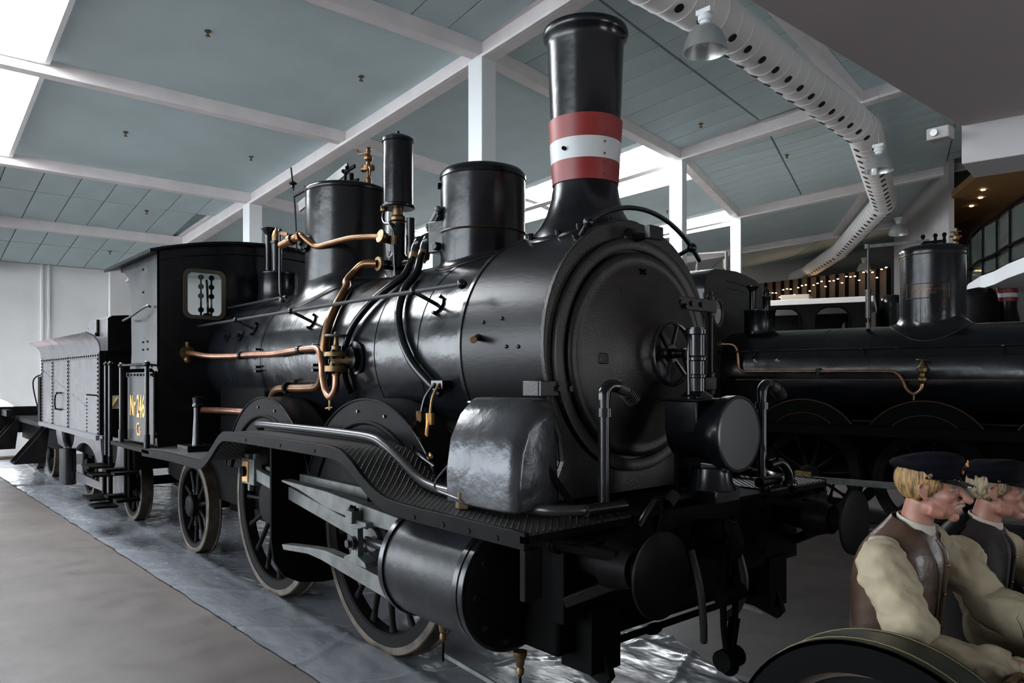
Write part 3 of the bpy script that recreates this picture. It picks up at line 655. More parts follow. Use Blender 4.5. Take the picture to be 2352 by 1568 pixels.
m.cyl((vx, vy, 2.0), (vx+.1, vy+.15, 2.0), .05, n=16); m.cyl((vx+.07, vy+.10, 2.0), (vx+.08, vy+.115, 2.0), .09, n=24)
va = part('check_valve', m, brass)
m = M(); m.tube([(-3.13, -.77, 1.71), (-3.13, -.77, 1.63)], .012, 8); m.tube([(-3.18, -.78, 1.64), (-3.09, -.77, 1.65)], .007, 6); part('drain_tap', m, brass, parent=va)
m = M(); m.tube([(vx+.075*cos(t), vy+.075*sin(t), 2.175) for t in [2*pi*i/24 for i in range(24)]], .010, 8, sub=1, close=True); m.bar((vx-.07, vy, 2.175), (vx+.07, vy, 2.175), .02, .008); m.ball((vx, vy, 2.19), .018); part('valve_wheel', m, pm('valve_wheel_brown', (.06, .04, .03), .5), parent=va)
m = M()
for k in range(6):
    t = k*pi/3+.3
    for z in (2.015, 2.065, 1.905, 1.965): m.cyl((vx+.07*cos(t), vy+.07*sin(t), z-.01), (vx+.07*cos(t), vy+.07*sin(t), z+.008), .011, n=6)
part('bolt', m, flat, parent=va, kind='stuff')
m = M(); m.cyl(radial(-2.93, -3, .655), radial(-2.93, -3, .675), .12, n=28); m.cyl(radial(-2.93, -3, .67), radial(-2.93, -3, .72), .08, n=24); part('valve_pad', m, black, parent=va)
# steam pipes from the sand dome ejector block down the boiler
m = M(); m.tube([(-2.72, -.30, 2.76), (-2.68, -.36, 2.70), bp(-2.66, 52, .70), bp(-2.72, 42), bp(-2.85, 30), bp(-2.98, 15), bp(-3.05, 0), bp(-3.08, -14), bp(-3.08, -25)], .028, 14); part('sand_pipe', m, black)
m = M(); m.tube([(-2.60, -.30, 2.77), (-2.55, -.36, 2.72), bp(-2.50, 52, .70), bp(-2.46, 38), bp(-2.38, 22), bp(-2.28, 8), bp(-2.15, -6), bp(-2.0, -17), bp(-1.9, -24)], .028, 14); part('sand_pipe', m, black)
for x in (-2.72, -2.60):
    m = M(); m.cyl((x, -.30, 2.74), (x-.005, -.285, 2.79), .045, n=20); m.cyl((x+.01, -.315, 2.72), (x, -.30, 2.745), .034, n=6); part('union_nut', m, brass)
    m = M(); m.tube([(x, -.285, 2.78), (x, -.27, 2.85), (x+.05, -.22, 2.90), (x+.2, -.12, 2.96)], .042, 12); m.ball((x+.02, -.26, 2.87), .052); part('pipe_elbow', m, black)
m = M(); m.box(-2.55, -2.36, -.30, .0, 2.76, 2.99, rz=.2); m.bar((-2.62, -.22, 2.95), (-2.38, -.30, 3.03), .05, .06); m.cyl((-2.42, -.33, 2.80), (-2.42, -.2, 2.80), .03); part('valve_chest', m, black, bevel=.01)
m = M(); m.bar((-2.70, -.2, 2.98), (-2.40, -.31, 3.06), .012, .05); m.ball((-2.40, -.31, 3.06), .025); m.ball((-2.66, -.22, 2.99), .022); part('valve_lever', m, steelg, bevel=.003)
# boiler hand rail
RZ = 2.41
m = M(); m.tube([(-6.1, -.75, RZ), (-1.52, -.76, RZ)], .014, 10, smooth=False); hr = part('boiler_handrail', m, polish); m = M(); m.ball((-1.52, -.76, RZ), .03, 14); part('rail_end', m, black, parent=hr)
for x in (-5.02, -3.82, -2.02):
    m = M(); m.tube([radial(x+.04, 25, .66), (x, -.765, RZ)], .013, 10, smooth=False); m.ball((x, -.765, RZ), .025, 12); m.cyl(radial(x+.04, 25, .655), radial(x+.04, 25, .675), .05, n=16)
    for a in (20, 30): m.cyl(radial(x+.04, a, .66), radial(x+.04, a, .69), .013, n=6)
    part('rail_bracket', m, black, parent=hr)
m = M(); m.tube([(-6.1, -.44, 2.62), (-4.64, -.44, 2.62)], .012, 8, smooth=False); part('boiler_handrail', m, polish)
# small bracket with twin oil pipes
m = M(); m.box(-1.92, -1.80, -.70, -.62, 1.80, 1.85); pb = part('pipe_bracket', m, black)
m = M(); m.tube([(-1.88, -.70, 1.83), (-1.93, -.74, 1.74), (-1.95, -.76, 1.60), (-1.93, -.78, 1.48), (-1.85, -.85, 1.42), (-1.6, -1.0, 1.43), (-1.45, -1.0, 1.38)], .010, 8); part('oil_pipe', m, black, parent=pb)
m = M(); m.tube([(-1.83, -.70, 1.83), (-1.85, -.74, 1.74), (-1.86, -.75, 1.6)], .010, 8); m.cyl((-1.955, -.76, 1.60), (-1.955, -.76, 1.66), .024, n=6); part('oil_pipe', m, brass, parent=pb)
m = M(); m.tube([(-1.86, -.76, 1.62), (-1.84, -.79, 1.50), (-1.78, -.82, 1.43), (-1.7, -.85, 1.40)], .012, 8); m.cyl((-1.86, -.75, 1.58), (-1.86, -.75, 1.65), .026, n=6); part('oil_pipe', m, orange, parent=pb)
m = M(); m.tube([(-1.10, -1.09, 1.48), (-1.18, -1.12, 1.40), (-1.24, -1.14, 1.33), (-1.22, -1.15, 1.29), (-1.12, -1.15, 1.275), (-1.0, -1.15, 1.26), (-.95, -1.13, 1.24)], .006, 6); part('thin_pipe', m, polish)
# sheet metal cover on the running board
def cov(x):
    return [(x, -1.15, 1.24), (x, -1.155, 1.40), (x, -1.13, 1.56), (x, -1.07, 1.68), (x, -.99, 1.755), (x, -.96, 1.765), (x, -.86, 1.765), (x, -.82, 1.24)]
m = M(); r0 = [tuple(p) for p in cov(-1.13)]; rs = [r0, cov(-.70)]
r3 = [(-.65, y*.985 if y < -.9 else y+.0, z-.02 if z > 1.3 else z) for x, y, z in cov(0)]; r4 = [(-.62, (y+.98)*.72-.98, (z-1.24)*.86+1.24) for x, y, z in cov(0)]
m.loft(rs+[r3, r4]); tb = part('sheet_metal_cover', m, pm('cover_metal', (.055, .057, .062), .25, metal=.6, bump=(11, .6, 5), var=(4, .3), rvar=.07, dist=.008), smooth=40, bevel=.012)
m = M(); m.bar((-.58, -.78, 1.23), (-.66, -1.0, 1.55), .02, .03); part('stay', m, flat, parent=tb)
# safety valve group in front of cab
m = M(); sx = -5.84
m.lathe((sx, 0, 0), (0, 0, 1), [(.25, 2.62), (.22, 2.70), (.205, 2.75), (.205, 2.97), (.213, 2.98), (.213, 2.995), (.18, 3.01), (0, 3.015)], 48); sv = part('safety_valve', m, black, smooth=50)
m = M(); m.lathe((sx-.06, -.08, 0), (0, 0, 1), [(.04, 3.0), (.04, 3.40), (.045, 3.43), (.08, 3.475), (.082, 3.49), (.03, 3.495), (0, 3.495)], 24); part('valve_stack', m, black, parent=sv)
m = M(); m.lathe((sx+.08, -.05, 0), (0, 0, 1), [(.058, 3.0), (.058, 3.30), (.066, 3.305), (.066, 3.33), (.05, 3.34)], 24); part('valve_stack', m, black, parent=sv)
m = M(); m.lathe((sx+.08, -.05, 0), (0, 0, 1), [(.05, 3.33), (.05, 3.39), (.04, 3.435), (.018, 3.46), (.015, 3.475), (0, 3.48)], 20); part('valve_cap', m, brass, parent=sv)
# running boards, both sides
def smoothpath(pts, n=6):
    out = []
    for i in range(len(pts)-1):
        p0, p1, p2, p3 = pts[max(0, i-1)], pts[i], pts[i+1], pts[min(len(pts)-1, i+2)]
        for k in range(n):
            t = k/n; out.append(tuple(.5*((2*p1[c])+(p2[c]-p0[c])*t+(2*p0[c]-5*p1[c]+4*p2[c]-p3[c])*t*t+(3*p1[c]-p0[c]-3*p2[c]+p3[c])*t**3) for c in (0, 1)))
    return out+[pts[-1]]
bpth = [(-.37, 1.215), (-.9, 1.215), (-1.38, 1.22), (-1.56, 1.25), (-1.72, 1.32), (-1.86, 1.40), (-2.02, 1.452), (-2.3, 1.462), (-3.0, 1.462), (-3.72, 1.458), (-3.92, 1.43), (-4.12, 1.31), (-4.30, 1.215), (-4.50, 1.185), (-5.2, 1.185), (-6.1, 1.165)]
path = smoothpath(bpth, 5)
def strip(path, y0, y1, h):
    m = M(); lo = [(x, z-h) for x, z in path]
    n = len(path); vs = [(x, y0, z) for x, z in path]+[(x, y1, z) for x, z in path]+[(x, y0, z) for x, z in lo]+[(x, y1, z) for x, z in lo]
    fs = []
    for i in range(n-1):
        fs += [(i, i+1, n+i+1, n+i), (2*n+i, 3*n+i, 3*n+i+1, 2*n+i+1), (i, 2*n+i, 2*n+i+1, i+1), (n+i, n+i+1, 3*n+i+1, 3*n+i)]
    fs += [(0, n, 3*n, 2*n), (n-1, 3*n-1, 4*n-1, 2*n-1)]
    return m.add(vs, fs)
for sg in (-1, 1):
    o = part('running_board', strip(path, sg*1.285, sg*.62, .012), checker, smooth=30)
    part('valance', strip([(x, z+.004) for x, z in path], sg*1.30, sg*1.272, .075), slate, parent=o, smooth=30, bevel=.003)
    m = M(); m.box(-.40, -.365, min(sg*1.30, sg*1.2), max(sg*1.30, sg*1.2), .93, 1.145); part('corner_bracket', m, slate, parent=o, bevel=.004)
    m = M(); m.box(-.40, -.37, min(sg*1.30, sg*.6), max(sg*1.30, sg*.6), 1.17, 1.205); part('end_angle', m, flat, parent=o, bevel=.003)
    m = M()
    for x in (-.55, -.75, -.95, -1.2, -2.3, -2.8, -3.4): m.cyl((x, sg*1.295, 1.17 if x > -1.4 else 1.42), (x, sg*1.304, 1.17 if x > -1.4 else 1.42), .013, n=8)
    part('rivet', m, slate, parent=o, kind='stuff')
m = M(); m.box(-.88, -.37, -.62, .62, 1.19, 1.205); part('front_platform', m, flat)
# frames and underworks
for sg in (-1, 1):
    m = M(); m.prism([(-.50, .72), (-.50, 1.2), (-7.6, 1.15), (-7.6, .72), (-6.9, .62), (-5.2, .62), (-3.4, .75), (-1.5, .55)], 'xz', sg*.58, sg*.61); part('frame_plate', m, flat, smooth=0)
m = M(); m.box(-1.5, -.62, -.58, .58, .55, 1.2); part('frame_stay', m, flat, smooth=0)
m = M(); m.box(-5.9, -4.9, -.5, .5, .5, 1.5); part('ash_pan', m, flat, smooth=0)
m = M(); m.box(-5.9, -4.75, -.60, .60, .95, 1.9); part('firebox', m, flat, smooth=0, bevel=.02)
m = M(); m.box(-.50, -.42, -1.02, 1.02, .76, 1.19); beam = part('buffer_beam', m, flat, bevel=.006)
m = M()
for y in (-.3, -.2, .2, .3, -.62, .62):
    for z in (.85, 1.08): m.cyl((-.42, y, z), (-.40, y, z), .016, n=6)
part('bolt', m, flat, parent=beam, kind='stuff')
# splashers
for sg in (-1, 1):
    for xc, R_, zc in ((-2.44, .95, .78), (-4.14, .93, .78)):
        pts = [(xc+R_*cos(t), zc+R_*sin(t)) for t in [radians(a) for a in range(18, 163, 4)]]
        m = M(); m.prism(pts, 'xz', sg*.835, sg*.855); sp = part('splasher', m, slate, smooth=30)
        m = M(); n = len(pts); inn = [(xc+(R_-.012)*cos(t), zc+(R_-.012)*sin(t)) for t in [radians(a) for a in range(18, 163, 4)]]
        m.prism(pts+inn[::-1], 'xz', sg*.60, sg*.845); part('splasher_top', m, slate, parent=sp, smooth=30)
        m = M(); m.tube([(xc+(R_-.004)*cos(radians(a)), sg*.858, zc+(R_-.004)*sin(radians(a))) for a in range(18, 163, 6)], .008, 8, sub=2); part('edge_bead', m, black, parent=sp)
        m = M(); r2 = R_-.15; m.tube([(xc+r2*cos(radians(a)), sg*.862, zc-.01+r2*sin(radians(a))) for a in range(20, 161, 6)], .015, 8, sub=2); m2 = part('inner_bead', m, slate, parent=sp)
        m = M()
        for a in (75, 98, 50): m.cyl((xc+(R_-.08)*cos(radians(a)), sg*.85, zc+(R_-.08)*sin(radians(a))), (xc+(R_-.08)*cos(radians(a)), sg*.866, zc+(R_-.08)*sin(radians(a))), .011, n=8)
        part('bolt', m, black, parent=sp, kind='stuff')
# spoked wheels
def wheel(par, x, z, yf, R_, nsp, hub, sg, tw=.13, cw=False, rimw=.085, a0=0, mt=None):
    m = M(); m.lathe((x, yf, z), (0, -sg, 0), [(R_-.06, -.005), (R_-.06, -tw), (R_, -tw), (R_+.0, -.0), (R_-.012, .006), (R_-.06, .006)] if 0 else [(R_-.055, .004), (R_-.008, .004), (R_, -.004), (R_+.004, -tw+.02), (R_+.022, -tw+.015), (R_+.022, -tw), (R_-.055, -tw), (R_-.055, .004)], 64)
    rb = build('wheel', m, mt or tyre, par, smooth=40)
    m = M(); ri = R_-.055-rimw; m.lathe((x, yf, z), (0, -sg, 0), [(ri, -.012), (ri+.012, .0), (R_-.056, .0), (R_-.056, -.10), (ri, -.10), (ri, -.012)], 56); build('wheel_rim', m, wheelb, rb, smooth=40)
    m = M(); m.lathe((x, yf, z), (0, -sg, 0), [(hub, -.14), (hub, .03), (hub-.015, .045), (.5*hub, .05), (.0, .05)], 32); build('hub', m, wheelb, rb, smooth=40)
    for k in range(nsp):
        a = a0+2*pi*k/nsp; m = M(); c, s_ = cos(a), sin(a); y = yf+sg*.055
        r0, r1 = hub*.9, ri+.01; secs = []
        for f, wd, dp in ((0, .036, .032), (.12, .024, .026), (.85, .019, .022), (1, .034, .024)):
            r = r0+(r1-r0)*f
            secs.append([(x+c*r-s_*wd*cos(t), y+dp*sin(t), z+s_*r+c*wd*cos(t)) for t in [2*pi*i/8 for i in range(8)]])
        m.loft(secs); build('spoke', m, wheelb, rb, smooth=50)
    if cw:
        m = M(); pts = [(x+(ri+.01)*cos(radians(a)), z+(ri+.01)*sin(radians(a))) for a in range(cw-38, cw+39, 6)]+[(x+(ri-.22)*cos(radians(a)), z+(ri-.22)*sin(radians(a))) for a in range(cw+30, cw-31, -12)]
        m.prism(pts, 'xz', yf+sg*.01, yf+sg*.09); build('counterweight', m, wheelb, rb, smooth=20)
    return rb
for sg in (-1, 1):
    wheel(P, -2.50, .82, sg*.72, .80, 16, .17, -sg if 0 else -sg, a0=.1) if 0 else None
    wf = wheel(P, -2.50, .80, sg*.72, .80, 16, .17, -sg, a0=.12)
    wr = wheel(P, -4.30, .80, sg*.72, .80, 16, .19, -sg, a0=.05)
    wt = wheel(P, -6.38, .50, sg*.72, .50, 10, .12, -sg, a0=.2, rimw=.05)
for x, r in ((-2.5, .08), (-4.3, .08), (-6.38, .06)):
    m = M(); m.cyl((x, -.7, .8 if x > -5 else .5), (x, .7, .8 if x > -5 else .5), r); part('axle', m, flat)
# cylinders and motion, both sides
for sg in (-1, 1):
    yc, zc, cr = sg*1.03, .865, .29
    m = M(); m.cyl((-1.47, yc, zc), (-.80, yc, zc), cr, n=64); cy = part('cylinder', m, pewter, smooth=30)
    for x0, x1, rr in ((-1.50, -1.455, .302), (-.845, -.805, .302), (-.795, -.755, .305)):
        m = M(); m.cyl((x0, yc, zc), (x1, yc, zc), rr, n=64); part('cylinder_ring', m, black, parent=cy, bevel=.004)
    m = M(); m.lathe((-.755, yc, zc), (1, 0, 0), [(.29, 0), (.27, .02), (.16, .04), (.10, .06), (0, .065)], 40); part('cylinder_cover', m, flat, parent=cy, smooth=50)
    m = M()
    for k in range(10): t = 2*pi*k/10; m.cyl((-.76, yc+.245*cos(t), zc+.245*sin(t)), (-.715, yc+.245*cos(t), zc+.245*sin(t)), .016, n=6)
    part('cover_nut', m, black, parent=cy, kind='stuff')
    m = M(); m.box(-1.45, -.85, min(sg*.60, sg*.95), max(sg*.60, sg*.95), .60, 1.19); m.box(-.85, -.50, min(sg*.60, sg*.98), max(sg*.60, sg*.98), .58, 1.18); part('cylinder_casting', m, flat, parent=cy, bevel=.02)
    for x in (-1.30, -.68):
        m = M(); m.lathe((x, yc+sg*.02, .45), (0, 0, 1), [(.0, .0), (.010, .02), (.019, .03), (.019, .05), (.014, .06), (.020, .07), (.024, .10), (.034, .115), (.034, .135), (.0, .14)], 12); part('drain_cock', m, brass, parent=cy)
        m = M(); m.cyl((x, yc+sg*.02, .36 if x < -1 else .34), (x, yc+sg*.02, .46), .007, n=6); part('drain_spindle', m, flat, parent=cy)
    m = M(); m.bar((-1.33, yc, .385), (-.66, yc, .345), .010, .022); part('drain_rod', m, steelg, parent=cy)
    # slide bars (fish-bellied)
    ub = [(-3.28, 1.115), (-2.70, 1.14), (-2.0, 1.10), (-1.48, 1.08), (-1.48, .99), (-2.1, 1.0), (-2.62, 1.02), (-2.72, 1.035), (-3.28, 1.10)]
    m = M(); m.prism([(-3.28, 1.125), (-2.6, 1.12), (-1.48, 1.055), (-1.48, .975), (-2.15, .985), (-2.58, 1.01), (-2.72, 1.035), (-3.0, 1.085), (-3.28, 1.11)], 'xz', sg*1.0, sg*1.08); part('slide_bar', m, steelg, bevel=.004, smooth=30)
    m = M(); m.prism([(-3.28, .655), (-2.85, .705), (-2.62, .725), (-2.2, .715), (-1.48, .66), (-1.48, .55), (-2.05, .60), (-2.65, .655), (-2.85, .66), (-3.25, .62)], 'xz', sg*1.0, sg*1.08); part('slide_bar', m, steelg, bevel=.004, smooth=30)
    m = M(); m.prism([(-3.6, 1.02), (-2.7, .995), (-1.6, .99), (-1.6, .89), (-2.8, .92), (-3.6, .99)], 'xz', sg*.66, sg*.70); part('valve_rod_bar', m, steelg, bevel=.004, smooth=30)
    # crosshead
    m = M(); xh = -2.12
    prof = [(xh-.13, .735), (xh-.12, .77), (xh-.05, .785), (xh-.045, .85), (xh-.06, .89), (xh-.045, .95), (xh-.03, .975), (xh-.12, .985), (xh-.12, 1.005), (xh+.14, 1.005), (xh+.15, .985), (xh+.05, .965), (xh+.03, .93), (xh+.045, .87), (xh+.045, .79), (xh+.12, .765), (xh+.15, .735)]
    m.prism([(xh-.045, .76), (xh-.045, .98), (xh+.035, .98), (xh+.045, .76)], 'xz', sg*1.085, sg*1.125); m.prism([(xh-.13, .735), (xh-.12, .765), (xh-.045, .79), (xh+.045, .79), (xh+.13, .765), (xh+.15, .735)], 'xz', sg*1.04, sg*1.13); m.prism([(xh-.12, 1.005), (xh-.12, .985), (xh-.045, .95), (xh+.035, .95), (xh+.15, .985), (xh+.14, 1.005)], 'xz', sg*1.04, sg*1.13); m.box(xh-.05, xh+.03, min(sg*1.09, sg*1.16), max(sg*1.09, sg*1.16), .985, 1.06); ch = part('crosshead', m, steelg, bevel=.004, smooth=30)
    m = M(); m.cyl((xh, sg*1.12, .865), (xh, sg*1.155, .865), .042, n=24); m.cyl((xh, sg*1.155, .865), (xh, sg*1.18, .865), .026, n=6); part('crosshead_pin', m, polish, parent=ch)
    m = M(); m.box(xh-.045, xh+.025, min(sg*1.11, sg*1.14), max(sg*1.11, sg*1.14), 1.06, 1.075); m.cyl((xh-.03, sg*1.13, 1.07), (xh-.03, sg*1.13, 1.09), .010, n=6); m.cyl((xh+.01, sg*1.13, 1.07), (xh+.01, sg*1.13, 1.09), .010, n=6); part('oil_box', m, flat, parent=ch)
    m = M(); m.cyl((xh, sg*1.04, .865), (-1.5, sg*1.04, .865), .03, n=16); m.lathe((-1.60, sg*1.04, .865), (1, 0, 0), [(.0, 0), (.08, 0), (.085, .03), (.06, .05), (.07, .12)], 20); part('piston_rod', m, polish)
    # connecting rod from the rear crank to the crosshead
    a, b = (-4.16, sg*.955, 1.10), (xh, sg*.985, .865)
    m = M(); d = Vector(b)-Vector(a); u = Vector((0, 0, 1))
    n1 = [Vector(a)+d*f for f in (.05, 1)]
    m.bar(n1[0]-Vector((0, 0, 0)), n1[1], .045, .095); m.cyl((xh, sg*.965, .865), (xh, sg*1.01, .865), .075, n=24); cr_ = part('connecting_rod', m, steelg, bevel=.004)
    m = M(); m.box(a[0]-.10, a[0]+.16, min(sg*.93, sg*1.0), max(sg*.93, sg*1.0), a[2]-.105, a[2]+.105); m.box(a[0]-.06, a[0]+.02, min(sg*.94, sg*.99), max(sg*.94, sg*.99), a[2]+.10, a[2]+.145); m.box(a[0]-.02, a[0]+.02, min(sg*.94, sg*.98), max(sg*.94, sg*.98), a[2]-.165, a[2]-.10); m.box(a[0]+.09, a[0]+.13, min(sg*.94, sg*.98), max(sg*.94, sg*.98), a[2]+.10, a[2]+.15); part('big_end_strap', m, steelg, parent=cr_, bevel=.005)
    m = M(); m.box(a[0]-.055, a[0]+.055, min(sg*.99, sg*1.012), max(sg*.99, sg*1.012), a[2]-.085, a[2]+.085); part('big_end_brass', m, orange, parent=cr_, bevel=.003)
    m = M(); m.cyl((a[0], sg*.75, a[2]), (a[0], sg*1.04, a[2]), .042, n=20); part('crank_pin', m, flat, parent=cr_)
    # coupling rod
    m = M(); m.bar((-4.16, sg*.88, 1.10), (-2.36, sg*.88, 1.10), .04, .09); part('coupling_rod', m, steelg, bevel=.004)
    # motion bracket plate and reversing guard
    x = -3.38
    pts = [(sg*.60, .30), (sg*.72, .30), (sg*.90, .33), (sg*1.03, .40), (sg*1.10, .52), (sg*1.12, .68), (sg*1.12, 1.40), (sg*.60, 1.40)]
    m = M(); m.prism(pts, 'yz', x-.015, x+.015); part('motion_bracket', m, flat, smooth=30)
    # side pipe lying on the board
    m = M(); py_ = sg*1.0; m.tube([(-4.02, sg*.93, 1.44), (-3.98, sg*.97, 1.485), (-3.85, py_, 1.50), (-3.2, py_, 1.505), (-2.5, py_, 1.505), (-2.12, py_, 1.495), (-1.95, py_, 1.45), (-1.80, py_, 1.385), (-1.62, py_, 1.30), (-1.48, py_, 1.265), (-1.3, py_, 1.255), (-.9, py_, 1.25), (-.68, py_, 1.25), (-.56, sg*.97, 1.25), (-.48, sg*.88, 1.25), (-.45, sg*.78, 1.25)], .027, 14); br = part('brake_pipe', m, polish if sg < 0 else black)
    m = M(); m.cyl((-.86, py_, 1.25), (-.82, py_, 1.25), .036, n=16); part('pipe_coupling', m, black, parent=br)
    m = M(); m.cyl((-.74, py_, 1.25), (-.72, py_, 1.25), .034, n=16); part('pipe_coupling', m, black, parent=br)
    m = M(); m.tube([(-.45, sg*.85, 1.25), (-.43, sg*.60, 1.25)], .03, 12); part('cross_pipe', m, black, parent=br)
    m = M(); m.cyl((-1.02, sg*1.12, 1.22), (-1.02, sg*1.12, 1.25), .045, n=6); m.cyl((-1.02, sg*1.12, 1.25), (-1.02, sg*1.12, 1.33), .026, n=10); m.cyl((-1.02, sg*1.12, 1.27), (-1.02, sg*1.12, 1.30), .04, n=6); m.cyl((-1.02, sg*1.12, 1.33), (-1.02, sg*1.12, 1.345), .015, n=6); m.cyl((-1.02, sg*1.12, 1.285), (-.93, sg*1.10, 1.285), .02, n=8); part('drain_valve', m, brass, parent=br)
    # front stand pipe
    y0 = sg*.70
    m = M(); m.cyl((-.47, y0, .70 if sg > 0 else 1.16), (-.47, y0, 1.76), .028, n=16); m.cyl((-.47, y0, 1.68), (-.47, y0, 1.72), .040, n=16); m.tube([(-.47, y0, 1.76), (-.47, y0+.005, 1.80), (-.47, y0+.04, 1.825), (-.47, y0+.09, 1.825)], .031, 14); m.cyl((-.47, y0, 1.20), (-.47, y0, 1.26), .042, n=16); stp = part('standpipe', m, black)
    m = M(); pts = [(-.47, y0+.09, 1.825), (-.47, y0+.16, 1.80), (-.47, y0+.21, 1.76)]; m.tube(pts, .033, 12)
    for k in range(6): q = Vector(pts[1]).lerp(Vector(pts[2]), k/5); m.cyl(q, q+Vector((0, .004, -.003)), .04, n=14)
    part('hose_connector', m, rubber, parent=stp)
    # buffers
    yb = sg*.875; m = M()
    m.lathe((-.20, yb, 1.045), (1, 0, 0), [(.115, -.06), (.11, -.02), (.095, .02), (.085, .06), (.085, .08)], 28); m.cyl((-.44, yb, 1.045), (-.22, yb, 1.045), .06, .095, n=24); bf = part('buffer', m, slate)
    m = M(); m.prism([(sg*1.06, 1.16), (sg*.74, 1.17), (sg*.82, 1.10), (sg*.94, 1.09)] if 0 else [(sg*1.1, 1.15), (sg*.70, 1.15), (sg*.80, 1.11), (sg*.95, 1.11)], 'yz', -.43, -.28)
    m.bar((-.43, sg*1.10, 1.15), (-.20, sg*.92, 1.10), .08, .05); m.bar((-.43, sg*.66, 1.15), (-.20, sg*.83, 1.11), .05, .04); m.bar((-.43, sg*1.0, .86), (-.20, sg*.90, .98), .05, .05); m.cyl((-.43, sg*1.08, 1.14), (-.38, sg*1.08, 1.14), .045, n=16); part('buffer_socket', m, slate, parent=bf, bevel=.006)
    m = M(); m.cyl((-.16, yb, 1.045), (.0, yb, 1.045), .055, n=20); part('buffer_stem', m, flat, parent=bf)
    m = M(); cvx = .012 if sg < 0 else .0; m.lathe((.0, yb, 1.045), (1, 0, 0), [(.17, -.006), (.181, .0), (.181, .012), (.16, .017+cvx*.3), (.10, .02+cvx*.8), (0, .022+cvx*1.2)], 64); part('buffer_plate', m, slate, parent=bf, smooth=50)
    # guard irons
    m = M(); gp = [(-.44, .78), (-.66, .80), (-.74, .60), (-.60, .455), (-.42, .44), (-.40, .52), (-.46, .62)]
    yy = sg*.76; m.prism([(-.46, .80), (-.74, .80), (-.72, .62), (-.66, .52), (-.56, .475), (-.40, .43), (-.36, .48), (-.40, .60), (-.42, .70)], 'xz', yy-.02, yy+.02); m.box(-.60, -.40, min(sg*.66, sg*.86), max(sg*.66, sg*.86), .50, .80); part('guard_iron', m, flat, bevel=.004)
# cross rod, coupling hook and chains at the front
m = M(); m.tube([(-.5, -.78, .575), (-.5, .75, .575)], .018, 10, smooth=False); m.ball((-.49, -.30, .575), (.03, .07, .03), 10); part('cross_rod', m, flat)
m = M(); m.prism([(-.42, 1.00), (-.26, 1.01), (-.22, 1.09), (-.26, 1.135), (-.20, 1.12), (-.165, 1.03), (-.18, .95), (-.24, .91), (-.42, .93)], 'xz', -.03, .03); m.cyl((-.44, 0, .98), (-.40, 0, .98), .10, n=20); m.cyl((-.42, 0, 1.05), (-.26, 0, 1.08), .06, n=16); hk = part('coupling_hook', m, flat, bevel=.008)
m = M(); m.tube([(-.24, -.05, .98), (-.24, -.055, .8), (-.24, -.05, .60), (-.24, -.02, .45)], .017, 10); m.tube([(-.24, .05, .98), (-.24, .055, .8), (-.24, .05, .60), (-.24, .0, .45)], .017, 10); m.cyl((-.24, -.08, .75), (-.24, .10, .75), .045, n=14); m.cyl((-.24, -.07, .42), (-.24, .07, .42), .055, n=14); m.ball((-.24, .0, .38), .05, 12); m.cyl((-.24, .0, .44), (-.24, .05, .62), .03, n=10); part('screw_coupling', m, flat, parent=hk)
m = M()
m.tube([(-.36, -.16, .98), (-.30, -.17, .80), (-.30, -.14, .62), (-.34, -.08, .50)], .020, 10); m.tube([(-.40, .30, .95), (-.34, .30, .75), (-.36, .26, .60), (-.40, .20, .55)], .024, 10); part('hose', m, rubber, parent=hk)
m = M(); m.tube([(-.42, -.36, 1.10), (-.38, -.38, 1.22), (-.36, -.44, 1.27), (-.34, -.52, 1.24), (-.34, -.60, 1.16)], .016, 10); m.cyl((-.36, -.36, 1.24), (-.36, -.30, 1.28), .035, n=10); m.cyl((-.40, -.36, 1.25), (-.40, .2, 1.27), .022, n=10); part('cock_lever', m, black)
m = M(); m.tube([(-.42, .70, 1.35), (-.40, .78, 1.36), (-.38, .84, 1.30), (-.38, .86, 1.20)], .028, 12); m.ball((-.38, .86, 1.22), .045, 12); m.bar((-.40, .76, 1.36), (-.36, .66, 1.47), .012, .02); part('cock_valve', m, black)
# head lamp
LX, LY, LZ = -.25, .05, 1.575
m = M(); m.lathe((LX, LY, LZ), (1, 0, 0), [(.0, -.33), (.12, -.33), (.145, -.32), (.145, -.14), (.155, -.13), (.155, -.115), (.185, -.06), (.198, -.03), (.200, .03), (.192, .035), (.186, .03), (.186, -.02)], 56); hl_ = part('headlamp', m, black, smooth=45)
m = M(); m.box(LX-.33, LX-.12, LY-.145, LY+.145, LZ+.0, LZ+.17); m.box(LX-.36, LX-.10, LY-.16, LY+.16, LZ+.165, LZ+.18); part('lamp_housing', m, black, parent=hl_, bevel=.01)
m = M(); m.lathe((LX+.0, LY, LZ), (1, 0, 0), [(.185, .028), (.186, .032), (.14, .036), (.0, .040)], 48); part('lens', m, pm('lens_painted_reflection', (.95, .80, .48), .35, coat=.5, var=(3.5, .6), col2=(.62, .56, .42)), parent=hl_, smooth=60)  # mottled cream base colour paints in the reflector's gleam
m = M(); m.lathe((LX+.0, LY, LZ), (1, 0, 0), [(.182, .025), (.193, .03), (.196, .042), (.186, .046), (.182, .040)], 56); part('lens_rim', m, polish, parent=hl_)
cx = LX-.20; cyy = LY-.04
m = M(); m.lathe((cx, cyy, LZ+.19), (0, 0, 1), [(.09, 0), (.05, .03), (.05, .10), (.056, .105), (.056, .115), (.05, .12), (.05, .19), (.06, .195), (.06, .21), (.052, .22), (.052, .33), (.06, .335), (.06, .36), (.05, .362), (.05, .37), (0, .37)], 32); part('lamp_flue', m, black, parent=hl_, smooth=30)
m = M(); m.tube([(cx, cyy-.07, LZ+.17), (cx, cyy-.075, LZ+.46), (cx, cyy-.04, LZ+.53), (cx, cyy+.02, LZ+.53), (cx, cyy+.055, LZ+.44)], .006, 8); part('carry_handle', m, black, parent=hl_)
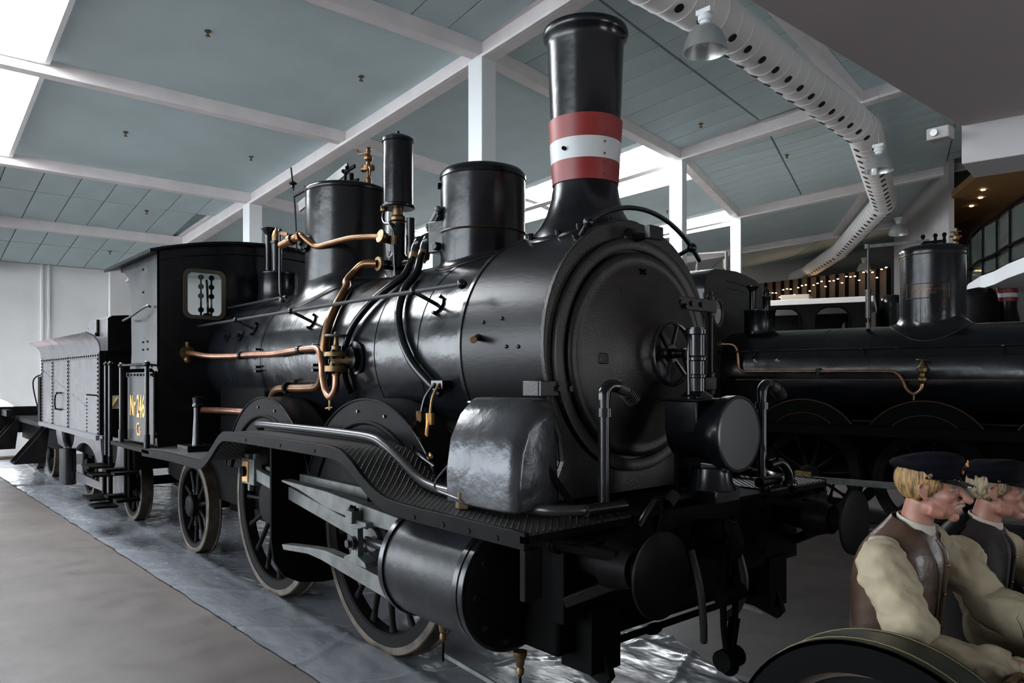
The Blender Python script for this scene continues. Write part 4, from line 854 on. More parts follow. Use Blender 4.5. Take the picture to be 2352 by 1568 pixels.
m = M(); m.lathe((LX-.12, LY-.02, LZ-.30), (0, 0, 1), [(.13, 0), (.11, .05), (.10, .12)], 4 if 0 else 24); m.box(LX-.25, LX-.02, LY-.12, LY+.1, LZ-.36, LZ-.29); part('lamp_bracket', m, black, parent=hl_, bevel=.006)
m = M(); m.box(LX-.30, LX-.27, LY-.10, LY+.10, 1.205, LZ-.10); part('bracket_stem', m, flat, parent=hl_)
# column-like sand tap on the running board beside the firebox
m = M(); m.lathe((-5.36, -1.0, 1.19), (0, 0, 1), [(.0, 0), (.11, 0), (.11, .03), (.05, .05), (.045, .12), (.034, .34), (.034, .40), (.048, .41), (.048, .43), (.04, .44), (.045, .49), (.055, .50), (0, .505)], 24); m.box(-5.50, -5.20, -1.14, -.90, 1.18, 1.24); part('lubricator_stand', m, black)
# ---------------------------------------------------------------- cab
CX0 = -6.1
def ztop(y): return 3.31-.16*(abs(y)/1.15)**2.0
zt = [(y, ztop(y)) for y in [1.15-2.3*i/16 for i in range(17)]]
win = [rrect(-.87, -.51, 2.52, 2.97, .06), rrect(.51, .87, 2.52, 2.97, .06)]
m = M(); m.plate([(-1.15, 1.17), (1.15, 1.17)]+zt, win, 'yz', CX0-.02, CX0); cab = part('cab_front', m, black, smooth=0)
for w_ in ((-.87, -.51), (.51, .87)):
    m = M(); m.plate(rrect(w_[0]-.035, w_[1]+.035, 2.485, 3.005, .08), [rrect(w_[0]+.005, w_[1]-.005, 2.525, 2.965, .055)], 'yz', CX0, CX0+.02); part('window_frame', m, pm('old_brass_frame', (.10, .085, .06), .45, metal=.5), parent=cab, smooth=20)
    m = M(); m.box(CX0-.012, CX0-.008, w_[0], w_[1], 2.52, 2.97); part('window_pane', m, glass, parent=cab, smooth=0)
zs = ztop(1.15)
side = [(CX0, 1.98), (CX0, zs), (-7.55, zs), (-7.55, zs-.06), (-7.38, zs-.09), (-7.22, zs-.16), (-7.14, zs-.30), (-7.10, 2.6), (-7.08, 2.15), (-7.10, 2.03), (-7.16, 1.97), (-6.30, 1.97), (-6.22, 1.94), (-6.12, 1.94)]
for sg in (-1, 1):
    m = M(); m.prism(side, 'xz', sg*1.15, sg*1.135); cs = part('cab_side', m, lead if 0 else pm('cab_side_paint', (.022, .023, .025), .2, bump=(3, .6, 4), rvar=.06, dist=.01, spec=.8), smooth=0)
    m = M(); m.box(-7.08, CX0, min(sg*1.19, sg*1.175), max(sg*1.19, sg*1.175), 1.20, 1.93); lp = part('number_panel', m, bpy.data.materials['cab_side_paint'], smooth=0)
    m = M(); m.box(-7.1, CX0, min(sg*1.20, sg*1.19), max(sg*1.20, sg*1.19), 1.88, 1.93)
    for k in range(8): m.cyl((-7.02+k*.125, sg*1.2, 1.905), (-7.02+k*.125, sg*1.212, 1.905), .014, n=8)
    part('rivet_strip', m, black, parent=lp)
    m = M(); m.tube([(-6.28, sg*1.17, 2.60), (-6.30, sg*1.21, 2.60), (-6.8, sg*1.24, 2.52), (-7.06, sg*1.24, 2.50), (-7.12, sg*1.2, 2.51)], .012, 8); part('grab_rail', m, polish, parent=cs)
    m = M()
    for x, z in ((-6.62, 3.02), (-6.62, 2.78), (-6.45, 2.17), (-6.62, 2.17), (-6.45, 2.25), (-6.62, 2.25), (-6.3, 1.99)): m.cyl((x, sg*1.15, z), (x, sg*1.158, z), .011, n=8)
    part('bolt', m, flat, parent=cs, kind='stuff')
    for x in (-7.14, -6.14):
        m = M(); m.cyl((x, sg*1.24, 1.12), (x, sg*1.24, 2.0), .022, n=14); m.ball((x, sg*1.24, 2.01), .034, 12); m.cyl((x, sg*1.24, 1.12), (x, sg*1.24, 1.30), .030, n=12); part('handrail_post', m, black)
    m = M(); m.tube([(-7.14, sg*1.24, 2.01), (-6.14, sg*1.24, 2.01)], .014, 8, smooth=False); m.tube([(-6.14, sg*1.24, 2.01), (-6.14, sg*1.15, 2.0)], .012, 8, smooth=False); part('top_rail', m, black)
    m = M(); m.box(-7.35, -5.85, min(sg*1.30, sg*1.1), max(sg*1.30, sg*1.1), 1.125, 1.165); part('cab_step', m, slate, bevel=.004)
m = M(); rr = []
for x in (CX0+.07, -7.95):
    rr.append([(x, y, ztop(y)+.035) for y in [-1.24+2.48*i/20 for i in range(21)]]+[(x, y, ztop(y)+.0) for y in [1.24-2.48*i/20 for i in range(21)]])
m.loft(rr); roof = part('cab_roof', m, slate, smooth=40)
m = M(); m.tube([(CX0+.06, y, ztop(y)+.015) for y in [-1.24+2.48*i/20 for i in range(21)]], .016, 8, sub=1); m.tube([(CX0+.01, y, ztop(y)-.09) for y in [-1.14+2.28*i/20 for i in range(21)]], .010, 6, sub=1); part('rain_strip', m, black, parent=roof)
m = M(); m.box(-7.1, -6.8, .2, .6, 3.30, 3.40); part('roof_hatch', m, cream, parent=roof, bevel=.01)
# controls seen through the window
m = M()
for y in (-.55, -.66): 
    m.tube([(-6.3, y, 2.3), (-6.3, y, 2.95)], .010, 8, smooth=False)
    for z in (2.95, 2.85, 2.75, 2.6): m.ball((-6.3, y, z), .03, 10)
m.tube([(-6.3, -.58, 2.3), (-6.28, -.60, 2.8), (-6.25, -.62, 2.92)], .012, 8); m.cyl((-6.3, -.60, 2.52), (-6.27, -.60, 2.52), .05, n=18); part('boiler_gauges', m, flat)
m = M(); m.cyl((-6.6, 0, BZ), (-6.12, 0, BZ), .60, n=48); part('boiler_backhead', m, flat)
m = M(); m.box(-7.5, -6.12, -1.1, 1.1, 1.10, 1.16); part('cab_floor', m, wood, smooth=0)
RX = Matrix.Rotation(pi/2, 4, 'X')
serif = .012
text('cab_lettering', 'Nr', .31, lp, gold, Matrix.Translation((-6.865, -1.192, 1.47)) @ RX, xs=.62, off=.004)
text('cab_lettering', '246', .33, lp, gold, Matrix.Translation((-6.555, -1.192, 1.46)) @ RX, xs=.60, off=.006)
text('cab_lettering', 'Cs', .20, lp, gold, Matrix.Translation((-6.64, -1.192, 1.26)) @ RX, xs=.75)

# ================================================================ TENDER
tn = thing('tender', (-10, 0, 0), label='grey riveted coal tender coupled behind the cab of the front locomotive', cat='tender')
X0, X1 = -8.12, -12.05
m = M(); m.box(X1, X0, -1.25, 1.25, 1.18, 2.20); tb_ = build('tank', m, lead, tn, smooth=0)
for sg in (-1, 1):
    m = M(); pr2 = [(sg*1.25, 2.18), (sg*1.252, 2.24), (sg*1.27, 2.31), (sg*1.31, 2.37), (sg*1.40, 2.42), (sg*1.40, 2.43), (sg*1.30, 2.385), (sg*1.25, 2.31), (sg*1.235, 2.24), (sg*1.235, 2.18)]
    m.prism(pr2, 'yz', X1-.1, X0); build('flared_lip', m, lead, tn, smooth=50)
    m = M(); y = sg*1.252
    for x in (-8.16, -8.78, -9.95, -11.1, -12.0):
        m.box(x-.02, x+.02, min(sg*1.25, sg*1.258), max(sg*1.25, sg*1.258), 1.2, 2.18) if x != -8.78 else None
    m.box(X1, X0, min(sg*1.25, sg*1.262), max(sg*1.25, sg*1.262), 2.12, 2.17); m.box(X1-.05, X0, min(sg*1.25, sg*1.29), max(sg*1.25, sg*1.29), 1.12, 1.18); m.bar((-11.9, y, 1.98), (-9.9, y, 1.78) if 0 else (-8.9, y, 1.52), .006, .02); m.bar((-11.9, y, 1.98), (-11.4, y, 1.98), .006, .02); build('seam_strip', m, pm('tender_strip', (.10, .10, .11), .35) if sg < 0 else bpy.data.materials['tender_strip'], tn, smooth=0)
    m = M()
    for x in (-8.16, -9.95, -11.1, -12.0):
        for k in range(20): m.ball((x, sg*1.258, 1.2+k*.05), (.019, .012, .016), 6)
    for k in range(32): m.ball((X0-.03-k*.122, sg*1.262, 2.145), (.022, .012, .016), 6)
    for k in range(10): m.ball((-8.8, sg*1.252, 1.2+k*.045), (.011, .008, .011), 6)
    for k in range(12): m.ball((-8.8+k*.053, sg*1.252, 1.66), (.011, .008, .011), 6)
    build('rivet', m, flat, tn, kind='stuff')
    m = M(); m.tube([(-10.55, sg*1.26, 1.66), (-10.6, sg*1.30, 1.62), (-10.62, sg*1.30, 1.45), (-10.6, sg*1.26, 1.42)], .010, 6); m.bar((-10.8, sg*1.27, 1.42), (-10.35, sg*1.27, 1.42), .02, .02); m.bar((-10.7, sg*1.27, 1.66), (-10.4, sg*1.27, 1.66), .02, .02); build('lamp_bracket', m, flat, tn)
    # plate frame with cut outs
    outer = [(-12.35, 1.12), (-8.0, 1.12), (-8.0, .62), (-8.05, .40), (-9.1, .37), (-11.2, .33), (-11.4, .42), (-11.5, .75), (-12.2, .80), (-12.35, .95)]
    arch = [(-11.2, .47), (-9.25, .47)]+[(-10.22+.97*cos(radians(a)), .47+.46*sin(radians(a))) for a in range(10, 171, 10)]
    arch = [(-9.32, .47)]+[(-10.2+.88*cos(radians(a)), .50+.44*sin(radians(a))) for a in range(5, 176, 10)]+[(-11.08, .47)]
    h2 = [(-11.9, 1.06), (-10.9, 1.06)]+[(-11.4+.5*cos(radians(a)), 1.06-.30*sin(radians(a))) for a in range(10, 171, 16)]
    h3 = [(-9.25, 1.06), (-8.35, 1.06)]+[(-8.8+.45*cos(radians(a)), 1.06-.42*sin(radians(a))) for a in range(10, 171, 16)]
    m = M(); m.plate(outer, [arch, h2, h3], 'xz', sg*.98, sg*1.0); build('outer_frame', m, lead, tn, smooth=0)
m = M(); m.box(X0, X0+.01, -1.25, 1.25, 1.18, 2.2); m.box(-8.12, -8.06, -.5, .5, 1.2, 1.8)
build('front_plate', m, flat, tn, smooth=0)
m = M()
for k in range(26): m.ball((X0+.012, -1.19, 1.2+k*.038), (.010, .013, .013), 6)
build('rivet', m, flat, tn, kind='stuff')
m = M(); bx = rrect(-1.17, -.62, 2.2, 2.62, .06, 5); m.prism([(-1.17, 2.2), (-.62, 2.2), (-.62, 2.60), (-.75, 2.635), (-.95, 2.645), (-1.12, 2.63), (-1.17, 2.60)], 'yz', -9.1, -8.1); lk = build('locker', m, lead, tn, smooth=20, bevel=.01)
m = M(); m.prism([(-1.165, 2.2), (-.625, 2.2), (-.625, 2.60), (-.75, 2.632), (-.95, 2.642), (-1.12, 2.628), (-1.165, 2.60)], 'yz', -8.098, -8.09); build('locker_door', m, flat, lk, smooth=20)
m = M(); m.box(-8.55, -8.5, -1.195, -1.165, 2.40, 2.60); m.ball((-8.52, -1.19, 2.42), .03); build('padlock', m, flat, lk)
m = M(); m.cyl((-9.7, -.95, 2.2), (-9.7, -.95, 2.55), .09, n=20); m.cyl((-9.7, -.95, 2.55), (-9.7, -.95, 2.575), .11, n=20); build('filler', m, brwn, tn)
m = M(); m.box(-12.3, -7.95, -.9, .9, .75, 1.12); build('underframe', m, flat, tn, smooth=0)
for sg in (-1, 1):
    for x in (-8.82, -11.35): wheel(tn, x, .5, sg*.72, .5, 10, .11, -sg, rimw=.05)
for x in (-8.82, -11.35):
    m = M(); m.cyl((x, -.7, .5), (x, .7, .5), .06); build('axle', m, flat, tn)
# steps and posts between cab and tender
for sg in (-1, 1):
    for x in (-7.82, -8.02):
        m = M(); m.cyl((x, sg*1.2, .95), (x, sg*1.2, 2.04), .022, n=12); m.ball((x, sg*1.2, 2.04), .03); build('handrail_post', m, black, tn)
    for (x, z, wd) in ((-8.35, .78, .5), (-8.1, .70, .4), (-8.3, .40, .5), (-8.0, .34, .4)):
        m = M(); m.prism([(x-wd/2, sg*1.12), (x+wd/2, sg*1.12), (x+wd/2-.04, sg*1.36), (x-wd/2+.04, sg*1.36)], 'xy', z, z+.025); build('step_tread', m, flat, tn, smooth=0)
    m = M(); m.box(-8.2, -8.14, min(sg*1.1, sg*1.14), max(sg*1.1, sg*1.14), .34, 1.15); m.box(-8.5, -8.44, min(sg*1.1, sg*1.14), max(sg*1.1, sg*1.14), .38, 1.15); build('step_hanger', m, flat, tn, smooth=0)
for x in (-7.45, -7.28):
    m = M(); m.cyl((x, -1.12, .45), (x, -1.12, 1.12), .022, n=10); build('step_post', m, flat, P)
    m = M(); m.box(x-.2, x+.2, -1.30, -1.06, .50, .53); m.box(x-.2, x+.2, -1.32, -1.08, .80, .83); build('step_tread', m, flat, P, smooth=0)
m = M(); m.box(-8.06, -8.05, -1.15, -1.05, 1.50, 1.66); sgn_ = build('warning_sign', m, white, tn, smooth=0)
m = M(); m.bar((-8.045, -1.13, 1.53), (-8.045, -1.07, 1.63), .01, .03, up=(1, 0, 0)); build('sign_stripe', m, signy, sgn_, smooth=0)
m = M(); m.box(-7.9, -7.5, -.9, .9, 1.17, 1.2); build('fall_plate', m, flat, tn, smooth=0)
m = M(); m.cyl((-10.9, -1.08, .28), (-10.9, -1.08, .82), .10, n=20); m.cyl((-11.15, -1.08, .30), (-11.15, -1.08, .80), .08, n=20); build('air_cylinder', m, black, tn)

# low wagon behind the tender
wg = thing('flat_wagon', (-15, 0, 0), label='low dark underframe wagon with hanging steps behind the tender, by the white doors', cat='wagon')
m = M(); m.box(-17.4, -12.9, -1.0, 1.0, .98, 1.08); build('deck', m, slate, wg, bevel=.01)
m = M(); m.box(-17.55, -17.35, -1.25, 1.25, .70, 1.26); m.box(-17.35, -16.5, -1.2, -1.1, 1.08, 1.22); build('buffer_beam', m, slate, wg, bevel=.01)
for sg in (-1, 1):
    for x in (-14.6, -16.3): wheel(wg, x, .45, sg*.72, .45, 8, .1, -sg, rimw=.04)
    for x in (-16.9, -13.5):
        m = M()
        for dx in (0, .45): m.prism([(sg*.98, 1.05), (sg*1.02, 1.05), (sg*1.5, .44), (sg*1.05, .44)], 'yz', x+dx-.01, x+dx+.01)
        m.box(x-.02, x+.47, min(sg*1.05, sg*1.5), max(sg*1.05, sg*1.5), .42, .445); build('hanging_step', m, slate, wg, smooth=0)
    m = M(); m.box(-17.3, -13, sg*.80-.02, sg*.80+.02, .6, .98); build('sole_bar', m, flat, wg, smooth=0)
m = M(); m.tube([(-13.2, -1.1, 1.2), (-13.25, -1.2, 1.8), (-13.2, -1.05, 1.95)], .012, 6); m.tube([(-13.3, -1.0, 1.1), (-13.3, -1.0, 1.55)], .03, 8); m.ball((-13.3, -1.0, 1.5), .07); m.ball((-13.3, -1.05, 1.3), .06); m.box(-13.1, -12.9, -1.15, -.9, 1.08, 1.9); build('brake_standard', m, slate, wg)

# ================================================================ LOCOMOTIVE 2 (next track, local x = outward along its track)
def loco_root(th, lab, x0=37.5):
    p = pol(th, x0); return thing('steam_locomotive', (p.x, p.y, 0), rz=radians(th), label=lab, cat='locomotive', local=True)
q2 = loco_root(11, 'black steam locomotive on the next track at right with builder plate on its polished dome')
Z2, R2 = 1.93, .62
m = M(); m.cyl((-3.7, 0, Z2), (2.2, 0, Z2), R2, n=80); bo = build('boiler', m, black, q2, smooth=30)
for x in (-2.35, -1.75, -.1, 1.2):
    m = M(); m.lathe((x, 0, Z2), (1, 0, 0), [(R2, -.02), (R2+.004, -.018), (R2+.004, .018), (R2, .02)], 64); build('boiler_band', m, black, bo)
dd = dome(-1.12, .375, 3.55, False, 'steam_dome', base=R2, R_=R2, flare=.10, zc=Z2, par=q2)
m = M(); m.tube([(-1.12+.381*cos(t), .381*sin(t), 3.42) for t in [2*pi*i/48 for i in range(48)]], .006, 6, sub=1, close=True); build('dome_bead', m, bronze, dd)
plate_m = M()
for k in range(12):
    a0_, a1_ = radians(-128+k*6.2), radians(-128+(k+1)*6.2); plate_m.add([(-1.12+r*cos(a), r*sin(a), z) for r, a, z in ((.378, a0_, 2.86), (.378, a1_, 2.86), (.378, a1_, 3.05), (.378, a0_, 3.05), (.384, a0_, 2.86), (.384, a1_, 2.86), (.384, a1_, 3.05), (.384, a0_, 3.05))], [(4, 5, 6, 7), (0, 3, 2, 1), (0, 1, 5, 4), (3, 7, 6, 2)])
plt_ = build('builder_plate', plate_m, black, dd, smooth=60)
A0, A1 = radians(-128), radians(-128+74.4)
def arcp(f, z, r=.386): a = A0+(A1-A0)*f; return (-1.12+r*cos(a), r*sin(a), z)
m = M()
for z in (2.865, 3.045): m.tube([arcp(i/20, z) for i in range(21)], .0035, 5, sub=1)
for f in (.0, 1): m.tube([arcp(f, 2.865), arcp(f, 3.045)], .0035, 5, smooth=False)
build('plate_border', m, bronze, plt_)
def curved_text(body, size, zc, par, mat):
    cu = bpy.data.curves.new('t', 'FONT'); cu.body = body; cu.size = size; cu.extrude = .001; cu.align_x = 'CENTER'; cu.resolution_u = 2
    ob = bpy.data.objects.new('t', cu); me = ob.to_mesh(); m = M()
    am = (A0+A1)/2; vs = []
    for v in me.vertices:
        a = am+v.co.x/.386; r = .386+v.co.z+.001; vs.append((-1.12+r*cos(a), r*sin(a), zc+v.co.y))
    m.add(vs, [tuple(p.vertices) for p in me.polygons]); ob.to_mesh_clear(); bpy.data.objects.remove(ob); bpy.data.curves.remove(cu)
    build('plate_lettering', m, mat, par, smooth=0)
curved_text('No 1116', .04, 3.005, plt_, bronze); curved_text('MASCHINENFABRIK ESSLINGEN', .032, 2.962, plt_, bronze); curved_text('EMIL KESSLER', .038, 2.918, plt_, bronze); curved_text('187', .03, 2.878, plt_, bronze)
# dome top gear
m = M(); m.bar((-1.83, -.22, 3.60), (-1.15, -.05, 3.62), .016, .045); m.cyl((-1.84, -.22, 3.57), (-1.84, -.22, 3.63), .03); build('safety_lever', m, steelg, dd)
m = M()
for x in (-1.22, -1.08, -.98): m.cyl((x, -.05, 3.54), (x, -.05, 3.68), .018); m.ball((x, -.05, 3.68), .028, 10)
m.bar((-1.24, -.05, 3.60), (-.96, -.05, 3.60), .05, .03); build('lever_linkage', m, flat, dd)
m = M(); m.tube([(-1.83, -.22, 3.60), (-1.83, -.22, 2.58)], .012, 8, smooth=False); m.cyl((-1.83, -.22, 2.66), (-1.83, -.22, 3.0), .035, n=16); m.cyl((-1.83, -.22, 3.0), (-1.83, -.22, 3.03), .045, n=16); m.cyl((-1.83, -.22, 2.52), (-1.83, -.22, 2.60), .03, n=12); build('spring_balance', m, pm('old_steel', (.10, .09, .085), .35, metal=.6), q2)
m = M(); m.lathe((-.86, .0, 3.53), (0, 0, 1), [(.03, 0), (.03, .05), (.018, .06), (.045, .08), (.045, .12), (.02, .14), (.03, .16), (.015, .18), (.018, .22), (0, .23)], 18); m.cyl((-.93, -.03, 3.65), (-.80, .03, 3.65), .012, n=8); m.cyl((-.92, 0, 3.71), (-.80, 0, 3.71), .008, n=8); build('whistle_valve', m, brass, dd)
# cab
cz = [(-1.15, 1.2), (1.15, 1.2), (1.15, 3.05)]+[(1.15-.4+.4*cos(radians(a)), 3.05+.36*sin(radians(a))) for a in range(10, 90, 12)]+[(.4, 3.44), (0, 3.46), (-.4, 3.44)]+[(-1.15+.4-.4*cos(radians(a)), 3.05+.36*sin(radians(a))) for a in range(82, 8, -12)]+[(-1.15, 3.05)]
m = M(); m.plate(cz, [circ(-.70, 2.80, .17, 24), circ(.70, 2.80, .17, 24)], 'yz', -3.72, -3.70); cb = build('cab_front', m, brownb, q2, smooth=0)
for y in (-.70, .70):
    m = M(); m.lathe((-3.70, y, 2.80), (1, 0, 0), [(.165, 0), (.205, 0), (.20, .02), (.17, .02), (.165, 0)], 32); build('window_ring', m, bpy.data.materials['old_brass_frame'], cb)
    m = M(); m.cyl((-3.715, y, 2.8), (-3.711, y, 2.8), .17, n=28); build('window_pane', m, glass, cb)
m = M(); m.loft([[(x, y, z) for y, z in cz[2:]] for x in (-3.70, -5.6)], cap=False); v0 = list(m.v); m.loft([[(x, y*.985, z-.02) for y, z in cz[2:]] for x in (-3.70, -5.6)], cap=False); m.f = [f for f in m.f if f[0] % 16 < 99]; build('cab_roof', m, black, q2, smooth=40)
for sg in (-1, 1):
    m = M(); m.box(-5.3, -3.7, min(sg*1.15, sg*1.13), max(sg*1.15, sg*1.13), 1.2, 2.2); m.box(-4.0, -3.7, min(sg*1.15, sg*1.13), max(sg*1.15, sg*1.13), 2.2, 3.1); m.box(-5.3, -5.1, min(sg*1.15, sg*1.13), max(sg*1.15, sg*1.13), 2.2, 3.1); build('cab_side', m, black, q2, smooth=0)
m = M()
for k in range(8): m.ball((-3.70, -.35+k*.1, 3.28), .012, 6); m.ball((-3.70, -.9+k*.05, 2.5), .010, 6); m.ball((-3.70, -.35+k*.1, 3.18), .010, 6)
build('rivet', m, flat, cb, kind='stuff')
m = M(); m.cyl((-3.86, 0, 3.45), (-3.86, 0, 3.52), .03); m.cyl((-3.86, 0, 3.52), (-3.86, 0, 3.66), .045, n=16); m.cyl((-3.86, 0, 3.66), (-3.86, 0, 3.77), .02); m.bar((-3.86, 0, 3.77), (-4.32, 0, 3.79), .02, .02); m.cyl((-4.32, 0, 3.58), (-4.32, 0, 3.79), .010)
for k in range(5): m.cyl((-4.32, 0, 3.5+k*.03), (-4.32, 0, 3.515+k*.03), .04-.004*k)
build('whistle', m, pm('dull_nickel', (.25, .23, .20), .35, metal=.8), q2)
# safety valve, pipes, rail
m = M(); m.lathe((-3.35, 0, 0), (0, 0, 1), [(.25, 2.42), (.22, 2.52), (.215, 2.56), (.215, 2.82), (.225, 2.83), (.225, 2.86), (0, 2.87)], 40); s2 = build('safety_valve', m, black, q2, smooth=45)
m = M(); m.lathe((-3.42, -.09, 0), (0, 0, 1), [(.05, 2.86), (.05, 3.12), (.06, 3.16), (.09, 3.20), (.09, 3.215), (0, 3.215)], 20); build('valve_stack', m, black, s2)
m = M(); m.lathe((-3.27, .06, 0), (0, 0, 1), [(.055, 2.86), (.055, 3.04), (.062, 3.05), (.062, 3.07), (.045, 3.08), (.045, 3.14), (.02, 3.19), (0, 3.2)], 20); build('valve_stack', m, black, s2)
m = M(); m.tube([(-3.66, -.68, 2.35), (-3.50, -.66, 2.34), (-3.43, -.66, 2.26), (-3.41, -.66, 2.06), (-3.36, -.67, 1.98), (-3.2, -.68, 1.965), (-2.4, -.68, 1.96), (-1.55, -.68, 1.955), (-1.40, -.69, 1.93), (-1.33, -.70, 1.84), (-1.29, -.70, 1.74), (-1.21, -.70, 1.68), (-1.13, -.70, 1.74), (-1.12, -.70, 1.83)], .019, 10); cp2 = build('copper_pipe', m, copper, q2)
m = M(); m.cyl((-3.70, -.68, 2.35), (-3.65, -.68, 2.35), .045, n=12); build('wall_flange', m, brass, cp2)
m = M(); m.cyl((-2.36, -.68, 1.96), (-2.30, -.68, 1.96), .026, n=12); m.box(-2.35, -2.31, -.7, -.6, 1.92, 2.0); build('pipe_clip', m, black, cp2)
m = M(); m.lathe((-1.12, -.70, 0), (0, 0, 1), [(.022, 1.80), (.055, 1.84), (.055, 1.87), (.03, 1.89), (.03, 1.93), (.055, 1.95), (.06, 1.99), (.04, 2.02), (.02, 2.05), (.015, 2.09), (0, 2.1)], 20); m.tube([(-1.12+.06*cos(t), -.70+.06*sin(t), 2.09) for t in [2*pi*i/20 for i in range(20)]], .008, 6, sub=1, close=True); m.cyl((-1.21, -.70, 1.68), (-1.21, -.70, 1.60), .010); build('check_valve', m, brass, q2)
m = M(); m.tube([(-3.45, -.66, 1.85), (-.2, -.66, 1.85), (.05, -.67, 1.84), (.12, -.68, 1.75), (.13, -.69, 1.3)], .007, 6); build('thin_copper_pipe', m, copper, q2)
m = M(); m.tube([(-3.7, -.70, 2.24), (2.0, -.70, 2.24)], .012, 8, smooth=False)
for x in (-3.2, -1.8, -.3, 1.2): m.cyl((x, -.55, 2.24), (x, -.70, 2.24), .012); m.ball((x, -.70, 2.24), .022, 8)
build('boiler_handrail', m, black, q2)
for x in (-3.2, -2.88):
    m = M(); m.lathe((x, -.55, 2.12), (0, -1, .3), [(.03, .0), (.06, .0), (.06, .035), (.03, .045), (0, .05)], 20); build('washout_plug', m, black, bo)
m = M(); m.lathe((2.2, 0, Z2), (1, 0, 0), [(.66, -.8), (.68, -.78), (.68, 0), (.5, .05), (.2, .12), (0, .14)], 64); build('smokebox', m, brownb, q2, smooth=40)
m = M(); m.lathe((1.8, 0, 0), (0, 0, 1), [(.3, 2.5), (.2, 2.75), (.17, 3.0), (.2, 4.0), (.25, 4.05), (.2, 4.05)], 40); build('chimney', m, black, q2)
for sg in (-1, 1):
    m = M(); m.box(-5.6, 2.9, min(sg*1.2, sg*.6), max(sg*1.2, sg*.6), 1.285, 1.30); rb2 = build('running_board', m, flat, q2, smooth=0)
    m = M(); m.box(-5.6, 2.9, min(sg*1.2, sg*1.18), max(sg*1.2, sg*1.18), 1.18, 1.30); build('valance', m, flat, rb2, smooth=0)
    for xc in (-2.43, -1.05, .45):
        pts = [(xc+.72*cos(radians(a)), .88+.72*sin(radians(a))) for a in range(30, 151, 5)]
        m = M(); m.prism(pts, 'xz', sg*.86, sg*.98); sp2 = build('splasher', m, flat, q2, smooth=30)
        m = M(); m.tube([(xc+.72*cos(radians(a)), sg*.985, .88+.72*sin(radians(a))) for a in range(32, 149, 6)], .008, 6, sub=1); m.tube([(xc+.50*cos(radians(a)), sg*.985, .93+.50*sin(radians(a))) for a in range(45, 136, 9)], .006, 6, sub=1); build('edge_bead', m, bronze, sp2)
        w2 = wheel(q2, xc, .62, sg*.72, .62, 10, .13, -sg, rimw=.07, a0=xc, mt=wheelb)
    m = M(); m.bar((-2.43, sg*.95, .58), (.45, sg*.95, .58), .04, .08); build('coupling_rod', m, steelg, q2, bevel=.004)
    m = M(); m.box(-2.53, -2.33, min(sg*.94, sg*1.0), max(sg*.94, sg*1.0), .50, .68); m.cyl((-2.43, sg*.9, .59), (-2.43, sg*1.03, .59), .04); build('rod_end', m, orange if 0 else brass, q2, bevel=.004)
m = M(); m.box(-5.5, 2.9, -.6, .6, .55, 1.28); m.box(-3.6, -2.9, -.62, .62, 1.28, 1.9); build('main_frame', m, flat, q2, smooth=0)
m = M(); m.box(-3.5, -3.1, -1.3, -.9, .30, .33); m.box(-3.5, -3.48, -1.25, -.95, .33, 1.2); build('step', m, flat, q2, smooth=0)
m = M(); m.box(2.85, 3.0, -1.2, 1.2, .8, 1.28); build('buffer_beam', m, flat, q2, smooth=0)

# ================================================================ LOCOMOTIVE 3 and a far chimney
q3 = loco_root(22, 'black locomotive with pale cab roof and two arched side windows beyond the polished dome')
def arch(x0, x1, z0, z1, r): return [(x0, z0), (x1, z0), (x1, z1-r)]+[(x1-r+r*cos(radians(a)), z1-r+r*sin(radians(a))) for a in range(15, 90, 15)]+[(x0+r-r*cos(radians(a)), z1-r+r*sin(radians(a))) for a in range(90, 0, -15)]+[(x0, z1-r)]
m = M(); m.plate([(-4.9, 1.2), (-2.73, 1.2), (-2.73, 3.50), (-4.9, 3.50)], [arch(-4.68, -3.98, 2.3, 3.33, .25), arch(-3.70, -3.05, 2.3, 3.33, .25)], 'xz', -1.32, -1.30); c3 = build('cab_side', m, slate, q3, smooth=0)
m = M(); m.plate([(-4.9, 1.2), (-2.73, 1.2), (-2.73, 3.50), (-4.9, 3.50)], [arch(-4.3, -4.0, 2.75, 3.2, .1), arch(-3.35, -3.05, 2.9, 3.2, .1)], 'xz', 1.30, 1.32); build('cab_side', m, slate, q3, smooth=0)
for x0, x1 in ((-4.68, -3.98), (-3.70, -3.05)):
    m = M(); a = arch(x0, x1, 2.3, 3.33, .25); m.tube([(x, -1.33, z) for x, z in a], .018, 6, sub=1, close=True); build('window_frame', m, flat, c3)
m = M(); m.box(-2.75, -2.73, -1.3, 1.3, 1.2, 3.5); build('cab_front', m, flat, q3, smooth=0)
m = M(); m.loft([[(x, y, 3.50+.10*(1-(y/1.42)**2)) for y in [-1.42+2.84*i/12 for i in range(13)]]+[(x, y, 3.40) for y in (1.42, -1.42)] for x in (-5.1, -2.62)]); build('cab_roof', m, pm('pale_roof', (.75, .71, .67), .6), q3, smooth=30)
m = M(); m.box(-4.5, -3.9, -.4, .4, 3.58, 3.72); build('roof_ventilator', m, pm('vent_tan', (.36, .31, .24), .6), q3, bevel=.02)
m = M(); m.cyl((-2.7, 0, 2.2), (3.4, 0, 2.2), .68, n=64); build('boiler', m, flat, q3, smooth=30)
m = M(); m.lathe((-2.30, 0, 0), (0, 0, 1), [(.32, 2.75), (.24, 2.95), (.235, 3.45), (.22, 3.56), (.16, 3.64), (0, 3.66)], 40); build('sand_dome', m, black, q3, smooth=50)
m = M(); m.lathe((-.72, 0, 0), (0, 0, 1), [(.42, 2.75), (.36, 2.95), (.35, 3.38), (.32, 3.56), (.24, 3.68), (0, 3.73)], 40); build('steam_dome', m, slate, q3, smooth=50)
